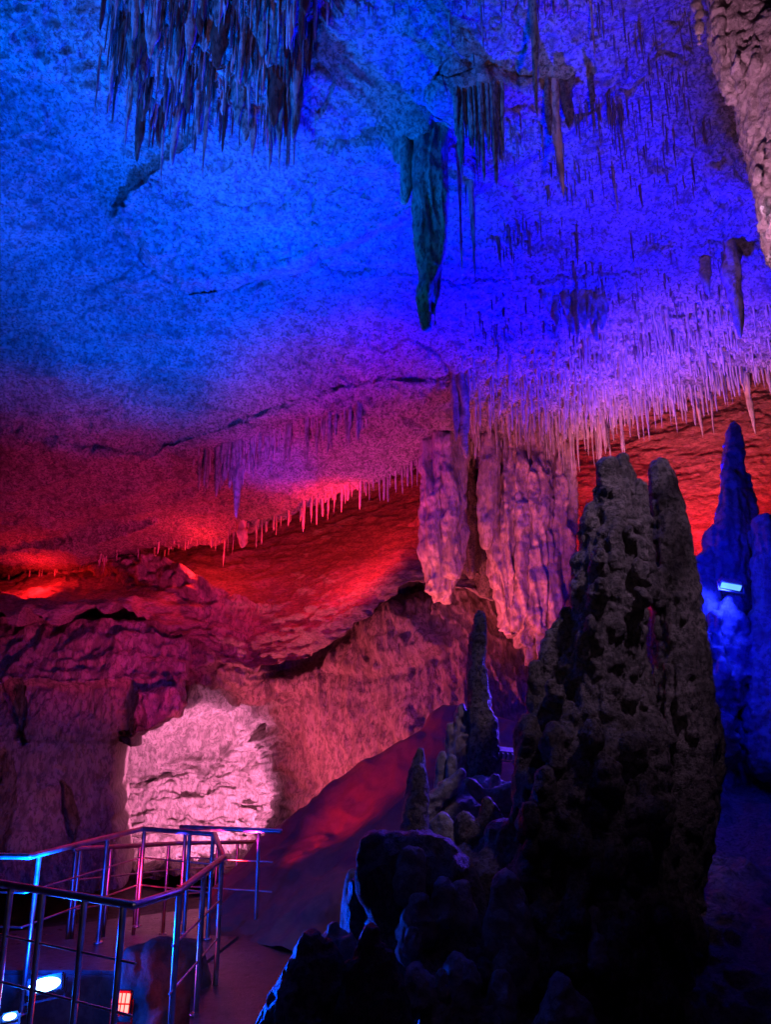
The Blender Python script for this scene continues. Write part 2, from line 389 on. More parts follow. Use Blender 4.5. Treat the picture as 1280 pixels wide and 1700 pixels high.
def c_disp(P, px, py):
    Q = P + 0.3 * fbm(P * 0.6, 2, 70)[..., None]
    fl = sm(px, 440, 520)
    d = 0.16 * fbm(P * 0.5, 3, 71) + 0.03 * fbm(P * 4, 4, 75)
    # flutes: vertical folds that lean with the flow, stronger under the crack
    lean = P.copy(); lean[..., 0] += 0.25 * (P[..., 2] - 3) + 0.3 * vn(P * 0.7, 73)
    flt = ridge(lean * np.array([4.5, 4.5, 0.25]), 3, 77) * np.clip(0.6 + 0.7 * fbm(P * np.array([0.7, 0.7, 0.9]), 2, 78), 0.1, 1.3)
    d = d + fl * (0.085 * flt) + 0.02 * fbm(P * np.array([12, 12, 7]), 2, 76)
    # ledges
    d = d + (0.4 + 0.6 * (1 - fl)) * 0.06 * ridge(Q * np.array([0.5, 0.5, 2.6]), 2, 79)
    d = d + (1 - fl) * (0.08 * ridge(P * np.array([1.6, 1.6, 4.5]), 3, 85) + 0.20 * fbm(P * np.array([1.6, 1.6, 2.2]), 4, 87) - 0.14 * sm(1 - np.abs(vn(P * np.array([.5, .5, 2.0]) + 0.3 * fbm(P * 2, 3, 88)[..., None], 89)), .93, 1.0))
    for poly, a, so in (([(540, 1110), (640, 1122), (700, 1095), (745, 1075), (740, 1060), (640, 1000), (560, 1050)], 0.16, 8),
                        ([(595, 1010), (640, 990), (690, 1000), (700, 1040), (735, 1078), (650, 1100), (610, 1060)], 0.15, 12),
                        ([(620, 1130), (700, 1120), (730, 1230), (690, 1240), (640, 1190)], 0.10, 14)):
        d = d + a * sm(sdf(px, py, poly), -so, so)
    return d
wall = sheet('cave_wall', lambda x: E2(x) - 110, lambda x: np.full_like(x, 1470.0), -400, 1700, 2.5, c_depth, c_disp, M_WALL)
tag(wall, 'far fluted cave wall with a pink lit niche behind the railings', 'cave wall', kind='structure')

# nearer dark wall on the left, its edge cuts across the niche
LT = poly1([(-400, 1034), (0, 1030), (240, 1022), (310, 1040)])
YL = TPS([(-400, 1030, 15.0), (0, 1030, 15.7), (0, 1100, 14.5), (0, 1140, 14.1), (0, 1300, 13.6), (200, 1300, 14.2), (-400, 1300, 12.6), (205, 1140, 14.0), (300, 1140, 13.9), (300, 1040, 15.2), (0, 1460, 13.0), (200, 1460, 13.6), (-400, 1460, 12.0)])
edge_l = poly1([(1000, 300), (1050, 312), (1110, 306), (1135, 304), (1165, 302), (1185, 294), (1215, 254), (1228, 222), (1236, 184), (1260, 180), (1330, 183), (1380, 186), (1480, 195)])
def l_sheet():
    ys = np.arange(1037, 1482, 2.5)
    n = 300
    u = np.linspace(0, 1, n)[None, :]
    xr = edge_l(ys)[:, None] + 4 * vn(np.c_[ys / 18, ys * 0, ys * 0], 5)[:, None]
    PX = -400 + (xr + 400) * u; PY = np.broadcast_to(ys[:, None], PX.shape)
    Y = YL(PX, PY)
    # horizontal crack and recess below it, the hanging block at its right end
    crack = poly1([(-400, 1150), (0, 1138), (60, 1128), (110, 1136), (190, 1130), (215, 1128), (300, 1126)])
    below = PY - crack(PX)
    Y = Y + 0.3 * sm(below, -4, 10) - 0.2 * sm(below, 30, 160)
    blk = sdf(PX, PY, [(212, 1132), (300, 1130), (310, 1185), (262, 1222), (205, 1238), (205, 1180)])
    Y = Y - 0.55 * sm(blk, -8, 18)
    gul = sdf(PX, PY, [(12, 1130), (34, 1130), (40, 1200), (38, 1235), (26, 1225), (20, 1180)])
    Y = Y + 0.5 * sm(gul, -6, 6)
    gul = sdf(PX, PY, [(-400, 1260), (10, 1250), (18, 1330), (8, 1430), (-400, 1430)])
    Y = Y + 0.6 * sm(gul, -10, 14)
    gul = sdf(PX, PY, [(100, 1300), (112, 1310), (128, 1370), (124, 1400), (112, 1380), (104, 1340)])
    Y = Y + 0.4 * sm(gul, -5, 8)
    P = at(PX, PY, Y)
    nn = gnormals(P); s = np.sign(((CAM - P) * nn).sum(-1, keepdims=True)); nn = nn * s
    lean = P.copy(); lean[..., 0] += 0.2 * P[..., 2]
    d = 0.16 * fbm(P * 0.7, 3, 91) + 0.06 * ridge(lean * np.array([2.6, 2.6, 0.5]), 3, 93) + 0.03 * fbm(P * 4, 4, 95)
    d += 0.03 * fbm(P * np.array([9, 9, 6]), 3, 99) + sm(-below, 0, 30) * 0.04 * ridge(P * np.array([0.7, 0.7, 6]), 2, 97)
    P = P + nn * d[..., None]
    e = P[:, -1]
    curl = np.stack([e + np.array(c) for c in ((.02, .08, 0), (.02, .25, 0), (-.05, .6, 0), (-.3, 1.6, 0), (-1, 4, 0))], 1)
    P = np.concatenate([P, curl], 1)
    o = link('cave_side_wall', npmesh('cave_side_wall', P, gridfaces(*P.shape[:2])), M_WALL)
    return tag(o, 'dark cracked rock wall left of the lit niche, with an overhanging block at its corner', 'cave wall', kind='structure')
l_sheet()

# ------------------------------------------------------------------ ground, clay slope, walkway
gx = np.linspace(-30, 30, 301); gy = np.linspace(-8, 34, 211)
GX, GY = np.meshgrid(gx, gy)
GP = np.stack([GX, GY, -0.55 + 0 * GX], -1)
GP[..., 2] += 0.12 * fbm(GP * 0.6, 4, 101) - 0.5 * sm(GY, 9, 14) - 0.25 * sm(-GX, 1.0, 2.0) * 0
tag(link('ground', npmesh('ground', GP, gridfaces(*GP.shape[:2])), M_GROUND), 'dark earth floor of the cave', 'ground', kind='structure')

CREST = poly1([(350, 1470), (400, 1420), (450, 1385), (520, 1345), (560, 1305), (600, 1280), (680, 1235), (740, 1180), (800, 1178), (900, 1215), (1100, 1260)])
YD = TPS([(350, 1470, 10.2), (450, 1385, 11.2), (600, 1280, 11.2), (740, 1180, 11.0), (900, 1215, 10.4), (1100, 1260, 9.5), (400, 1560, 8.9), (520, 1450, 9.2), (600, 1560, 7.6), (700, 1350, 9.2), (900, 1560, 6.5), (1100, 1560, 6.0)])
def d_disp(P, px, py):
    return 0.10 * fbm(P * 0.8, 3, 111) + 0.02 * fbm(P * 5, 3, 113) + 0.05 * ridge(P * np.array([1.5, 1.5, .4]), 2, 115)
slope = sheet('clay_slope', lambda x: CREST(x) + 3 * vn(np.c_[x / 30, x * 0, x * 0], 23), lambda x: np.full_like(x, 1570.0), 350, 1100, 3, YD, d_disp, M_CLAY,
      curl_top=[(0, .15, .02), (0, .5, -.05), (0, 1.0, -.4), (0, 1.6, -1.4), (0, 2.0, -3)], curl_left=[(-.1, .3, -.1), (-.2, .8, -.5), (-.3, 1.2, -1.5)])
tag(slope, 'smooth red lit clay slope rising towards the far wall', 'slope', kind='structure')

# ground slope filling the dark right side between the stalagmites
YS = TPS([(1030, 1330, 6.8), (1300, 1240, 9.0), (1700, 1230, 9.5), (1030, 1700, 4.6), (1300, 1700, 4.4), (1700, 1700, 4.4), (1160, 1280, 8.6), (1300, 1400, 6.6), (1000, 1900, 3.9), (1700, 1900, 3.8)])
def s_disp(P, px, py):
    return 0.14 * fbm(P * 1.0, 4, 121) + 0.05 * ridge(P * 2.4, 3, 123) + 0.02 * fbm(P * 9, 2, 125)
rs = sheet('rocky_slope', lambda x: poly1([(700, 1480), (1000, 1380), (1160, 1285), (1230, 1255), (1300, 1240), (1700, 1225)])(x) + 8 * vn(np.c_[x / 25, x * 0, x * 0], 29), lambda x: np.full_like(x, 1900.0), 700, 1700, 4, YS, s_disp, M_DARK,
      curl_top=[(0, .2, -.05), (0, .6, -.4), (0, 1, -1.5), (0, 1.2, -3)])
tag(rs, 'dark rocky slope dimly lit blue at the foot of the tall stalagmites', 'slope', kind='structure')

def slab(name, pts, z0, z1, mat, bevel=0.03):
    bm = bmesh.new()
    vs = [bm.verts.new((p[0], p[1], z1)) for p in pts]
    f = bm.faces.new(vs)
    ex = bmesh.ops.extrude_face_region(bm, geom=[f])
    for v in [g for g in ex['geom'] if isinstance(g, bmesh.types.BMVert)]: v.co.z = z0
    bmesh.ops.recalc_face_normals(bm, faces=bm.faces)
    bmesh.ops.bevel(bm, geom=[e for e in bm.edges], offset=bevel, segments=2, affect='EDGES')
    me = bpy.data.meshes.new(name); bm.to_mesh(me); bm.free()
    return link(name, me, mat)

# railing line of the lookout (handrail at 1 m above the walkway)
def rail_pt(px, py, z=1.0): return onz(px, py, z)
rB, rC, rD, rE, rF = (rail_pt(*p) for p in ((222, 1503), (370, 1424), (356, 1385), (236, 1376), (48, 1422)))
rB2 = rail_pt(296, 1480); rA = rail_pt(0, 1467); rA0 = rA + (rA - rB) * 1.2; rF0 = rail_pt(-60, 1420)

tag(slab('walkway', [(-1.47, 1.5), (1.2, 1.5), (1.1, 8.4), (-.05, 8.95), (-1.52, 8.95), (-1.74, 7.66), (-1.47, 6.5)], -0.75, 0.0, M_FLOOR), 'wet concrete walkway beside the railings', 'walkway', kind='structure')
tag(slab('lookout_floor', [(-3.75, 7.75), (-2.6, 7.75), (-1.745, 7.6), (-1.525, 8.95), (-2.55, 9.0), (-3.75, 8.7)], -0.75, -0.004, M_FLOOR), 'pink lit concrete floor of the lookout behind the pit', 'walkway', kind='structure')

# far, lower landing where the red lit railing stands
far = [(-6.5, 8.9), (-5.2, 10.6), (-1.8, 12.6), (-0.3, 12.4), (-0.9, 10.2), (-2.7, 9.1), (-4.4, 8.4)]
tag(slab('landing', far, -0.95, -0.42, M_FLOOR), 'lower concrete landing in front of the lit niche', 'landing', kind='structure')

# ------------------------------------------------------------------ railings
def tube_mesh(name, pts, r_, parent, mat=M_STEEL, seg=14):
    V, Fc = tube_np([np.array(p, float) for p in pts], [r_] * len(pts), seg, 1)
    return link(name, npmesh(name, V, Fc), mat, parent)
def bar_run(name, pts, r_, parent):
    "one continuous bar through several points: separate straight tubes joined, ball at the corners"
    parts = []
    for a, b in zip(pts[:-1], pts[1:]): parts.append(tube_np([np.array(a), np.array(b)], [r_, r_], 14, 2))
    V, Fc = join_np(parts)
    return link(name, npmesh(name, V, Fc), M_STEEL, parent)
def base_flange(p, parent):
    a = np.linspace(0, 2 * math.pi, 20, endpoint=False); prof = ((.001, .014), (.044, .014), (.05, .009), (.05, .003))
    V = np.array([[(p[0] + r_ * math.cos(t_), p[1] + r_ * math.sin(t_), p[2] + z) for t_ in a] for r_, z in prof]); Fc = gridfaces(4, 20, True)
    return link('foot_plate', npmesh('foot_plate', V, Fc), M_STEEL, parent)

def railing(label, hand, posts, zfloor, rods, rh=0.027, rp=0.022, rr=0.0085, group=None, foot=True):
    c = np.mean([p for p in hand], 0)
    t = empty('railing', (float(c[0]), float(c[1]), zfloor)); tag(t, label, 'railing', group)
    off = np.array([c[0], c[1], zfloor])
    bar_run('handrail', [np.array(p) - off for p in hand], rh, t)
    for p, zb in posts:
        p = np.array(p)
        po = tube_mesh('post', [p - off - (0, 0, .0), np.array([p[0], p[1], zb]) - off], rp, t)
        if foot: base_flange(np.array([p[0], p[1], zb]) - off, t)
    for run in rods: bar_run('crossbar', [np.array(p) - off for p in run], rr, t)
    return t
def lerp(a, b, t): return a + (b - a) * t
def down(p, d): return np.array(p) - (0, 0, d)

near_posts = [(lerp(rA, rB, s), -0.6) for s in (-.75, -.35, .09, .35, .66, .93)]
front = [rA0, rA, rB, rB2, rC]
near_posts += [(lerp(rB2, rC, s), -0.02) for s in (.02, .52, .97)]
rods = [[down(rA0, d), down(lerp(rA, rB, 1.04), d)] for d in (.34, .64)] + [[down(lerp(rB2, rC, -.04), d), down(rC, d)] for d in (.34, .64)]
railing('shiny steel railing nearest the camera, its crossbars lit blue by the floodlight behind it', front, near_posts, 0.0, rods)
back = [down(rC, .0) + (.0, .02, .0), rD, rE, rF, rF0]
bp_ = [(rD + (0, -.08, 0), 0.0), (lerp(rD, rE, .33), 0.0), (lerp(rD, rE, .97), 0.0), (lerp(rE, rF, .36), 0.0), (lerp(rE, rF, .93), -0.3)]
rods = [[down(rD, d), down(rE, d), down(rF, d), down(rF0, d)] for d in (.3, .58)]
railing('dark steel railing of the lookout with its handrail bending back towards the near corner', back, bp_, 0.0, rods)
q0, q1 = rail_pt(300, 1373), rail_pt(466, 1380)
rods = [[down(lerp(q0, q1, .0), d), down(lerp(q0, q1, .93), d)] for d in (.32, .62)]
railing('short straight steel railing ending at the clay slope', [q0, q1], [(lerp(q0, q1, .05), 0.0), (lerp(q0, q1, .79), 0.0)], 0.0, rods)
w0, w1, w2 = at(122, 1410, 9.2), at(290, 1400, 10.8), at(456, 1397, 12.2)
def onl(a, b, t, zb=-0.42): p = lerp(a, b, t); return (p, zb)
rods = [[down(w0, d), down(w1, d), down(w2, d)] for d in (.32, .62)]
railing('red lit steel railing farthest away, in front of the pink niche', [w0, w1, w2], [onl(w0, w1, .02), onl(w0, w1, .055), onl(w0, w1, .33), onl(w0, w1, .62), onl(w0, w1, .93), onl(w1, w2, .4), onl(w1, w2, .6), onl(w1, w2, .9)], -0.42, rods)

# ------------------------------------------------------------------ lamps
def box_np(c, s, ax):
    c = np.array(c, float)
    v = np.array([[x, y, z] for x in (-1, 1) for y in (-1, 1) for z in (-1, 1)], float) * (np.array(s) / 2)
    f = np.array([[0, 1, 3, 2], [4, 6, 7, 5], [0, 4, 5, 1], [2, 3, 7, 6], [0, 2, 6, 4], [1, 5, 7, 3]])
    return v @ np.array(ax) + c, f
def bevel_link(name, V, Fc, mat, parent, w=0.006):
    me = npmesh(name, V, Fc, False)
    bm = bmesh.new(); bm.from_mesh(me); bmesh.ops.bevel(bm, geom=list(bm.edges), offset=w, segments=2, affect='EDGES'); bm.to_mesh(me); bm.free()
    return link(name, me, mat, parent)
def floodlight(name, label, pos, face, w, h, dp, housing, lensmat, bars=0, bars_mat=None, roll=0.0, oval=False):
    t = empty(name, tuple(float(v) for v in pos)); tag(t, label, 'floodlight')
    f = np.array(face, float); f /= np.linalg.norm(f)
    sx = np.cross(f, (0, 0, 1.0)); sx /= np.linalg.norm(sx); up = np.cross(sx, f)
    c, s = math.cos(roll), math.sin(roll)
    sx, up = sx * c + up * s, up * c - sx * s
    ax = [sx, f, up]
    V, Fc = box_np((0, 0, 0), (w, dp, h), ax); bevel_link('housing', V, Fc, housing, t, min(w, h, dp) * .12)
    fins = [box_np(-f * (dp / 2 + .015) + sx * (k - 2) * w / 5.5, (w * .035, .035, h * .85), ax) for k in range(5)]
    V, Fc = join_np(fins); link('cooling_fins', npmesh('cooling_fins', V, Fc, False), housing, t)
    V, Fc = box_np(f * (dp / 2 + .003), (w * .88, .012, h * .84), ax); 
    if oval:
        u, v = np.meshgrid(np.linspace(0, 2 * math.pi, 25)[:-1], np.linspace(0.02, math.pi / 2, 8))
        Q = f * (dp / 2) + (np.sin(v) * np.cos(u))[..., None] * sx * w * .43 + (np.sin(v) * np.sin(u))[..., None] * up * h * .40 + np.cos(v)[..., None] * f * .03
        link('lens', npmesh('lens', Q, gridfaces(8, 24, True)), lensmat, t)
    else: bevel_link('lens', V, Fc, lensmat, t, .005)
    if bars:
        V, Fc = join_np([box_np(f * (dp / 2 + .02) + sx * ((k + 1) / (bars + 1) - .5) * w * .9, (w * .05, .012, h), ax) for k in range(bars)] + [box_np(f * (dp / 2 + .02), (w, .012, h * .06), ax)])
        link('guard', npmesh('guard', V, Fc, False), bars_mat, t)
    parts = [box_np(sx * s_ * (w / 2 + .012) - np.array([0, 0, h * .35]), (.014, .03, h * 1.0), [sx, np.cross((0, 0, 1.0), sx), (0, 0, 1)]) for s_ in (-1, 1)]
    parts.append(box_np(-np.array([0, 0, h * .85 + .007]), (w + .04, .04, .014), [sx, np.cross((0, 0, 1.0), sx), (0, 0, 1)]))
    V, Fc = join_np(parts); link('bracket', npmesh('bracket', V, Fc, False), housing, t)
    return t
pBL = at(76, 1634, 7.35); pRD = at(203, 1664, 7.0); pW = at(16, 1688, 6.7); pFX = at(1213, 970, 8.3)
floodlight('floodlight', 'glaring blue white floodlight on the floor behind the near railing', pBL, (0.12, -1, 0.2), .30, .13, .10, M_HOUS, glow('blue_white_lens', (0.22, 0.62, 1.0), 30), oval=True, roll=-0.16)
floodlight('floodlight', 'small red floodlight with a barred lens beside a near railing post', pRD, (0.1, -1, 0.15), .14, .17, .10, M_RHOUS, glow('red_lens', (1.0, 0.13, 0.11), 5), 3, M_RHOUS, roll=0.05)
floodlight('floodlight', 'small pale floodlight at the bottom corner below the blue floodlight', pW, (0.3, -1, 0.35), .11, .06, .06, M_GHOUS, glow('pale_lens', (0.35, 0.7, 1.0), 7), oval=True, roll=-.1)
floodlight('floodlight', 'grey boxed floodlight glowing pale blue among the blue stalagmites', pFX, (-0.30, -1, -0.95), .24, .085, .09, M_GHOUS, glow('pale_blue_lens', (0.12, 0.38, 1.0), 1.6), roll=0.28)
floodlight('floodlight', 'blue grey floodlight seen from behind on the rocks beside the slim stalagmite', at(838, 1250, 6.9), (-0.2, 1, 0.5), .24, .07, .10, M_GHOUS, M_GHOUS, roll=-.12)

# ------------------------------------------------------------------ stalagmites and rocks
def knobbly(a, freq=7, seed=0, fl=0.5):
    "cauliflower knobs plus drip folds down the sides"
    def f(P, n):
        w = P + 0.08 * fbm(P * 2.5, 2, seed + 5)[:, None]
        k = 1 - np.abs(fbm(w * freq, 3, seed)) * 1.6
        k2 = np.abs(fbm(P * freq * 2.6, 3, seed + 11))
        v = ridge(P * np.array([freq * 1.3, freq * 1.3, freq * .22]), 2, seed + 7)
        return a * (0.8 * k + 0.22 * k2 + fl * 0.6 * v - 0.7) + a * 0.15 * fbm(P * 26, 2, seed + 19)
    return f

def ribs(a, freq, seed):
    "drip ribs running down, broken by small ledges and a few knobs"
    def f(P, n):
        w = P + 0.06 * fbm(P * 2.5, 2, seed + 5)[:, None]
        v = ridge(w * np.array([freq, freq, freq * .16]), 3, seed + 7)
        k = np.abs(fbm(w * np.array([freq * .6, freq * .6, freq * .9]), 3, seed))
        z = ridge(w * np.array([1.2, 1.2, freq * .5]), 2, seed + 9)
        return a * (0.9 * v + 0.9 * k + 0.35 * z - 0.8) + a * 0.22 * fbm(P * 34, 2, seed + 19)
    return f

def rnd_nodules(Y, poly, n, rmin, rmax, seed, yoff=0.0, tall=1.6):
    g = np.random.default_rng(seed); out = []
    xs = [p[0] for p in poly]; ys = [p[1] for p in poly]
    while len(out) < n:
        x, y = g.uniform(min(xs), max(xs)), g.uniform(min(ys), max(ys))
        if sdf(x, y, poly) < 4: continue
        r_ = g.uniform(rmin, rmax)
        out.append(T(Y + yoff + g.uniform(-.15, .15), (x, y, r_ * .75), (x + g.uniform(-4, 4), y + r_ * tall, r_), (x + g.uniform(-6, 6), y + r_ * tall * 2.2, r_ * 1.05, .1)))
    return out

YM = 5.3
def rnd_columns(Y, axis, rad, y0, y1, n, rmin, rmax, seed):
    "slender drip columns stuck round the camera side of a tower whose axis and radius are given by px"
    g = np.random.default_rng(seed); out = []
    for k in range(n):
        y = g.uniform(y0, y1); a = g.uniform(-1.25, 1.25); h = g.uniform(50, 150); q = []
        r_ = g.uniform(rmin, rmax)
        for t in (0, .3, .65, 1.0):
            yy = y + h * t; R0 = rad(yy) * (0.93 + .08 * t)
            q.append((axis(yy) + math.sin(a) * R0 + g.uniform(-2, 2), yy, r_ * (.55 + .5 * t), -math.cos(a) * R0 * Y / F))
        out.append(T(Y, *q))
    return out
big = empty('stalagmite_mass', tuple(at(1030, 1690, YM)))
tag(big, 'huge dark twin towered stalagmite mass standing in front of the red recess', 'stalagmite')
big_off = np.array(big.location)
def at_big(tubes): return [([p - big_off for p in t[0]], t[1]) for t in tubes]
tw1 = [T(YM, (1026, 790, 14), (1024, 830, 26), (1022, 900, 36), (1018, 1000, 46), (1012, 1100, 58), (1000, 1220, 76)),
       T(YM - .05, (1010, 772, 13), (1008, 800, 17), (1006, 850, 24)),
       T(YM + .05, (1034, 768, 12), (1040, 800, 19), (1042, 860, 26), (1046, 960, 34)),
       T(YM - .02, (1064, 806, 10), (1064, 830, 13), (1062, 890, 20), (1060, 980, 30)),
       T(YM - .1, (1022, 830, 16), (1020, 860, 20), (1018, 920, 22)),
       T(YM - .03, (977, 840, 9), (976, 862, 12), (978, 900, 14), (986, 960, 20)),
       T(YM - .03, (963, 925, 10), (966, 945, 14), (978, 985, 18), (990, 1030, 26)),
       T(YM - .12, (1048, 900, 14), (1046, 960, 18), (1040, 1040, 24))]
tw1 += rnd_columns(YM, poly1([(782, 1024), (1220, 1000)]), poly1([(782, 18), (900, 42), (1100, 64), (1220, 82)]), 800, 1130, 60, 6, 15, 31)
tw1 += rnd_nodules(YM - .22, [(975, 860), (1075, 850), (1085, 1180), (950, 1180)], 40, 5, 13, 3)
tw2 = [T(YM + .15, (1096, 772, 14), (1100, 800, 24), (1108, 860, 31), (1118, 940, 36), (1128, 1040, 41), (1136, 1140, 47), (1140, 1230, 52)),
       T(YM + .1, (1112, 840, 22), (1122, 960, 28), (1130, 1060, 34)),]
body = [T(YM, (1010, 1120, 62), (1000, 1250, 88), (985, 1400, 125), (980, 1560, 170), (980, 1720, 200)),
        T(YM + .15, (1132, 1150, 52), (1138, 1250, 54), (1118, 1360, 58), (1090, 1500, 70), (1080, 1720, 90)),
        T(YM, (905, 1190, 28), (905, 1260, 42), (905, 1360, 46), (890, 1480, 70), (880, 1600, 100), (870, 1720, 120)),
        T(YM - .02, (937, 1018, 12), (936, 1050, 17), (930, 1100, 20), (930, 1160, 34)),
        T(YM - .02, (956, 1030, 9), (958, 1080, 18), (960, 1150, 30)),
        T(YM - .03, (915, 1055, 8), (913, 1090, 13), (912, 1130, 17), (914, 1190, 26)),
        T(YM - .05, (887, 1105, 8), (886, 1125, 11), (889, 1150, 13), (896, 1190, 16)),
        T(YM - .25, (1070, 1188, 26), (1070, 1215, 36), (1068, 1280, 40), (1060, 1360, 46)),
        T(YM - .2, (880, 1200, 12), (878, 1240, 20), (880, 1320, 26)),
        T(YM - .1, (800, 1480, 60), (800, 1580, 90), (800, 1720, 130)),
        T(YM - .3, (1060, 1440, 30), (1040, 1520, 60), (1030, 1650, 90)),
        T(YM - .5, (960, 1520, 40), (950, 1620, 70), (950, 1720, 90)), T(YM + .1, (770, 1440, 40), (770, 1540, 80), (760, 1720, 120)), T(YM, (850, 1400, 40), (840, 1500, 80), (830, 1720, 130)), T(YM - .4, (1100, 1560, 40), (1100, 1660, 70), (1100, 1760, 100))]
body += rnd_columns(YM, poly1([(1150, 1005), (1400, 985), (1600, 980)]), poly1([(1150, 80), (1400, 132), (1600, 180)]), 1120, 1560, 90, 8, 22, 33)
body += rnd_columns(YM, poly1([(1190, 905), (1600, 880)]), poly1([(1190, 32), (1360, 50), (1600, 100)]), 1190, 1500, 26, 7, 14, 34)
body += rnd_nodules(YM - .42, [(880, 1200), (1080, 1180), (1110, 1560), (860, 1600)], 90, 7, 20, 4)
body += rnd_nodules(YM - .1, [(905, 1100), (985, 1060), (1000, 1200), (885, 1220)], 26, 5, 12, 5)
body += rnd_nodules(YM - .6, [(800, 1480), (1150, 1480), (1150, 1690), (760, 1690)], 40, 8, 22, 6)
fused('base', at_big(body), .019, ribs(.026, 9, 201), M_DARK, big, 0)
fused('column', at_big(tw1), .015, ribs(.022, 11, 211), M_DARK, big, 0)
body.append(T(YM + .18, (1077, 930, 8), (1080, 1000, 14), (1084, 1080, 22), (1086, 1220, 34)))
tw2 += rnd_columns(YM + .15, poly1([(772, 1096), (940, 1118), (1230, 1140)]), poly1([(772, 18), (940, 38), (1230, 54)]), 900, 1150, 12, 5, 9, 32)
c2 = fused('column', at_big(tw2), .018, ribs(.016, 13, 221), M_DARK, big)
c2['label'] = 'smoother pitted right hand tower with a rounded tip'

def rockthing(name, label, cat, tubes, voxel, disp, mat, group=None, sm_it=2):
    base = np.min(np.array([p for t in tubes for p in t[0]]), 0); allp = np.array([p for t in tubes for p in t[0]])
    loc = np.array([allp[:, 0].mean(), allp[:, 1].mean(), base[2]])
    o = fused(name, [([np.array(p) - loc for p in t[0]], t[1]) for t in tubes], voxel, disp, mat, smooth_it=sm_it)
    o.location = loc
    return tag(o, label, cat, group)

# slim stalagmite, and its companions
Y1 = 6.9
rockthing('stalagmite', 'slim upright stalagmite with a blue lit edge in front of the pink wall', 'stalagmite',
    [T(Y1, (799, 1020, 8), (796, 1040, 13), (793, 1080, 15), (794, 1150, 17), (799, 1215, 20), (800, 1290, 27)), T(Y1 + .03, (785, 1060, 8), (787, 1120, 11), (789, 1200, 14)),
     T(Y1 - .05, (818, 1196, 10), (815, 1215, 14), (812, 1280, 20)), T(Y1, (806, 1150, 10), (808, 1190, 13), (808, 1240, 18))], .016, knobbly(.018, 10, 231, .6), M_DARK)
rockthing('stalagmite', 'short ragged stalagmite with glistening red flecks leaning on the slim one', 'stalagmite',
    [T(Y1 + .1, (766, 1172, 6), (764, 1200, 11), (762, 1250, 17), (764, 1300, 24)), T(Y1 + .05, (776, 1185, 6), (776, 1230, 11), (776, 1290, 16)), T(Y1 + .1, (748, 1205, 7), (750, 1240, 10), (752, 1290, 16))], .015, knobbly(.024, 12, 241, .6), M_DRAPE)
rockthing('stalagmite', 'dark bullet shaped stalagmite before the red clay slope', 'stalagmite',
    [T(6.1, (696, 1245, 7), (694, 1268, 12), (690, 1310, 17), (688, 1390, 22)), T(6.05, (697, 1276, 9), (694, 1310, 17), (688, 1390, 24))], .015, knobbly(.014, 10, 251, .6), M_DARK)
for x, y, w, h, yy, lab in ((734, 1252, 10, 60, 6.55, 'small dark stub stalagmite behind the bluish sloping slab'), (750, 1258, 11, 55, 6.5, 'rounded dark stub stalagmite touching the ragged red one'),
                            (823, 1290, 10, 40, 6.4, 'low blue tinted stub stalagmite at the foot of the slim one')):
    rockthing('stalagmite', lab, 'stalagmite', [T(yy, (x, y, w * .7), (x, y + h * .4, w), (x - 2, y + h, w * 1.2))], .015, knobbly(.014, 10, int(x), .5), M_GREY)
rockthing('boulder', 'bluish slab of rock sloping down to the dark bullet shaped stalagmite', 'rock',
    [T(6.4, (768, 1285, 10), (735, 1315, 15), (712, 1342, 16), (700, 1368, 18))], .016, knobbly(.02, 8, 261, .2), M_GREY)
rockthing('boulder', 'bluish slab of rock sloping up to the huge stalagmite mass', 'rock',
    [T(6.3, (778, 1300, 10), (805, 1322, 14), (835, 1325, 20), (865, 1318, 26))], .016, knobbly(.02, 8, 263, .2), M_GREY)
rockthing('boulder', 'pale topped rock below the bluish slab', 'rock',
    [T(5.6, (735, 1358, 14), (738, 1372, 20), (742, 1400, 26), (748, 1440, 34)), T(5.6, (720, 1365, 10), (726, 1390, 20))], .016, knobbly(.02, 8, 265, .2), M_GREY)
rockthing('boulder', 'dark rounded rock beside the pale topped rock', 'rock',
    [T(5.55, (772, 1360, 14), (776, 1390, 24), (780, 1450, 34)), T(5.5, (812, 1330, 10), (815, 1360, 20), (815, 1430, 34))], .016, knobbly(.02, 8, 267, .4), M_DARK)
rockthing('boulder', 'broad dark rock under the bluish slabs and stub stalagmites', 'rock',
    [T(6.5, (700, 1390, 24), (760, 1370, 44), (830, 1370, 44), (890, 1370, 40)), T(6.5, (700, 1450, 40), (780, 1440, 70), (880, 1440, 60)), T(6.7, (740, 1330, 26), (800, 1320, 30), (860, 1330, 30))], .024, knobbly(.03, 6, 268, .3), M_GREY)
rockthing('boulder', 'black rock block in the pit under the lookout floor', 'rock',
    [T(7.4, (225, 1588, 22), (232, 1640, 30), (236, 1740, 34)), T(7.4, (262, 1582, 28), (268, 1630, 40), (270, 1740, 46)), T(7.4, (306, 1584, 26), (310, 1640, 38), (312, 1740, 42)), T(7.15, (268, 1688, 9), (262, 1704, 16), (258, 1750, 28))], .025, knobbly(.02, 6, 269, .4), M_GROUND)
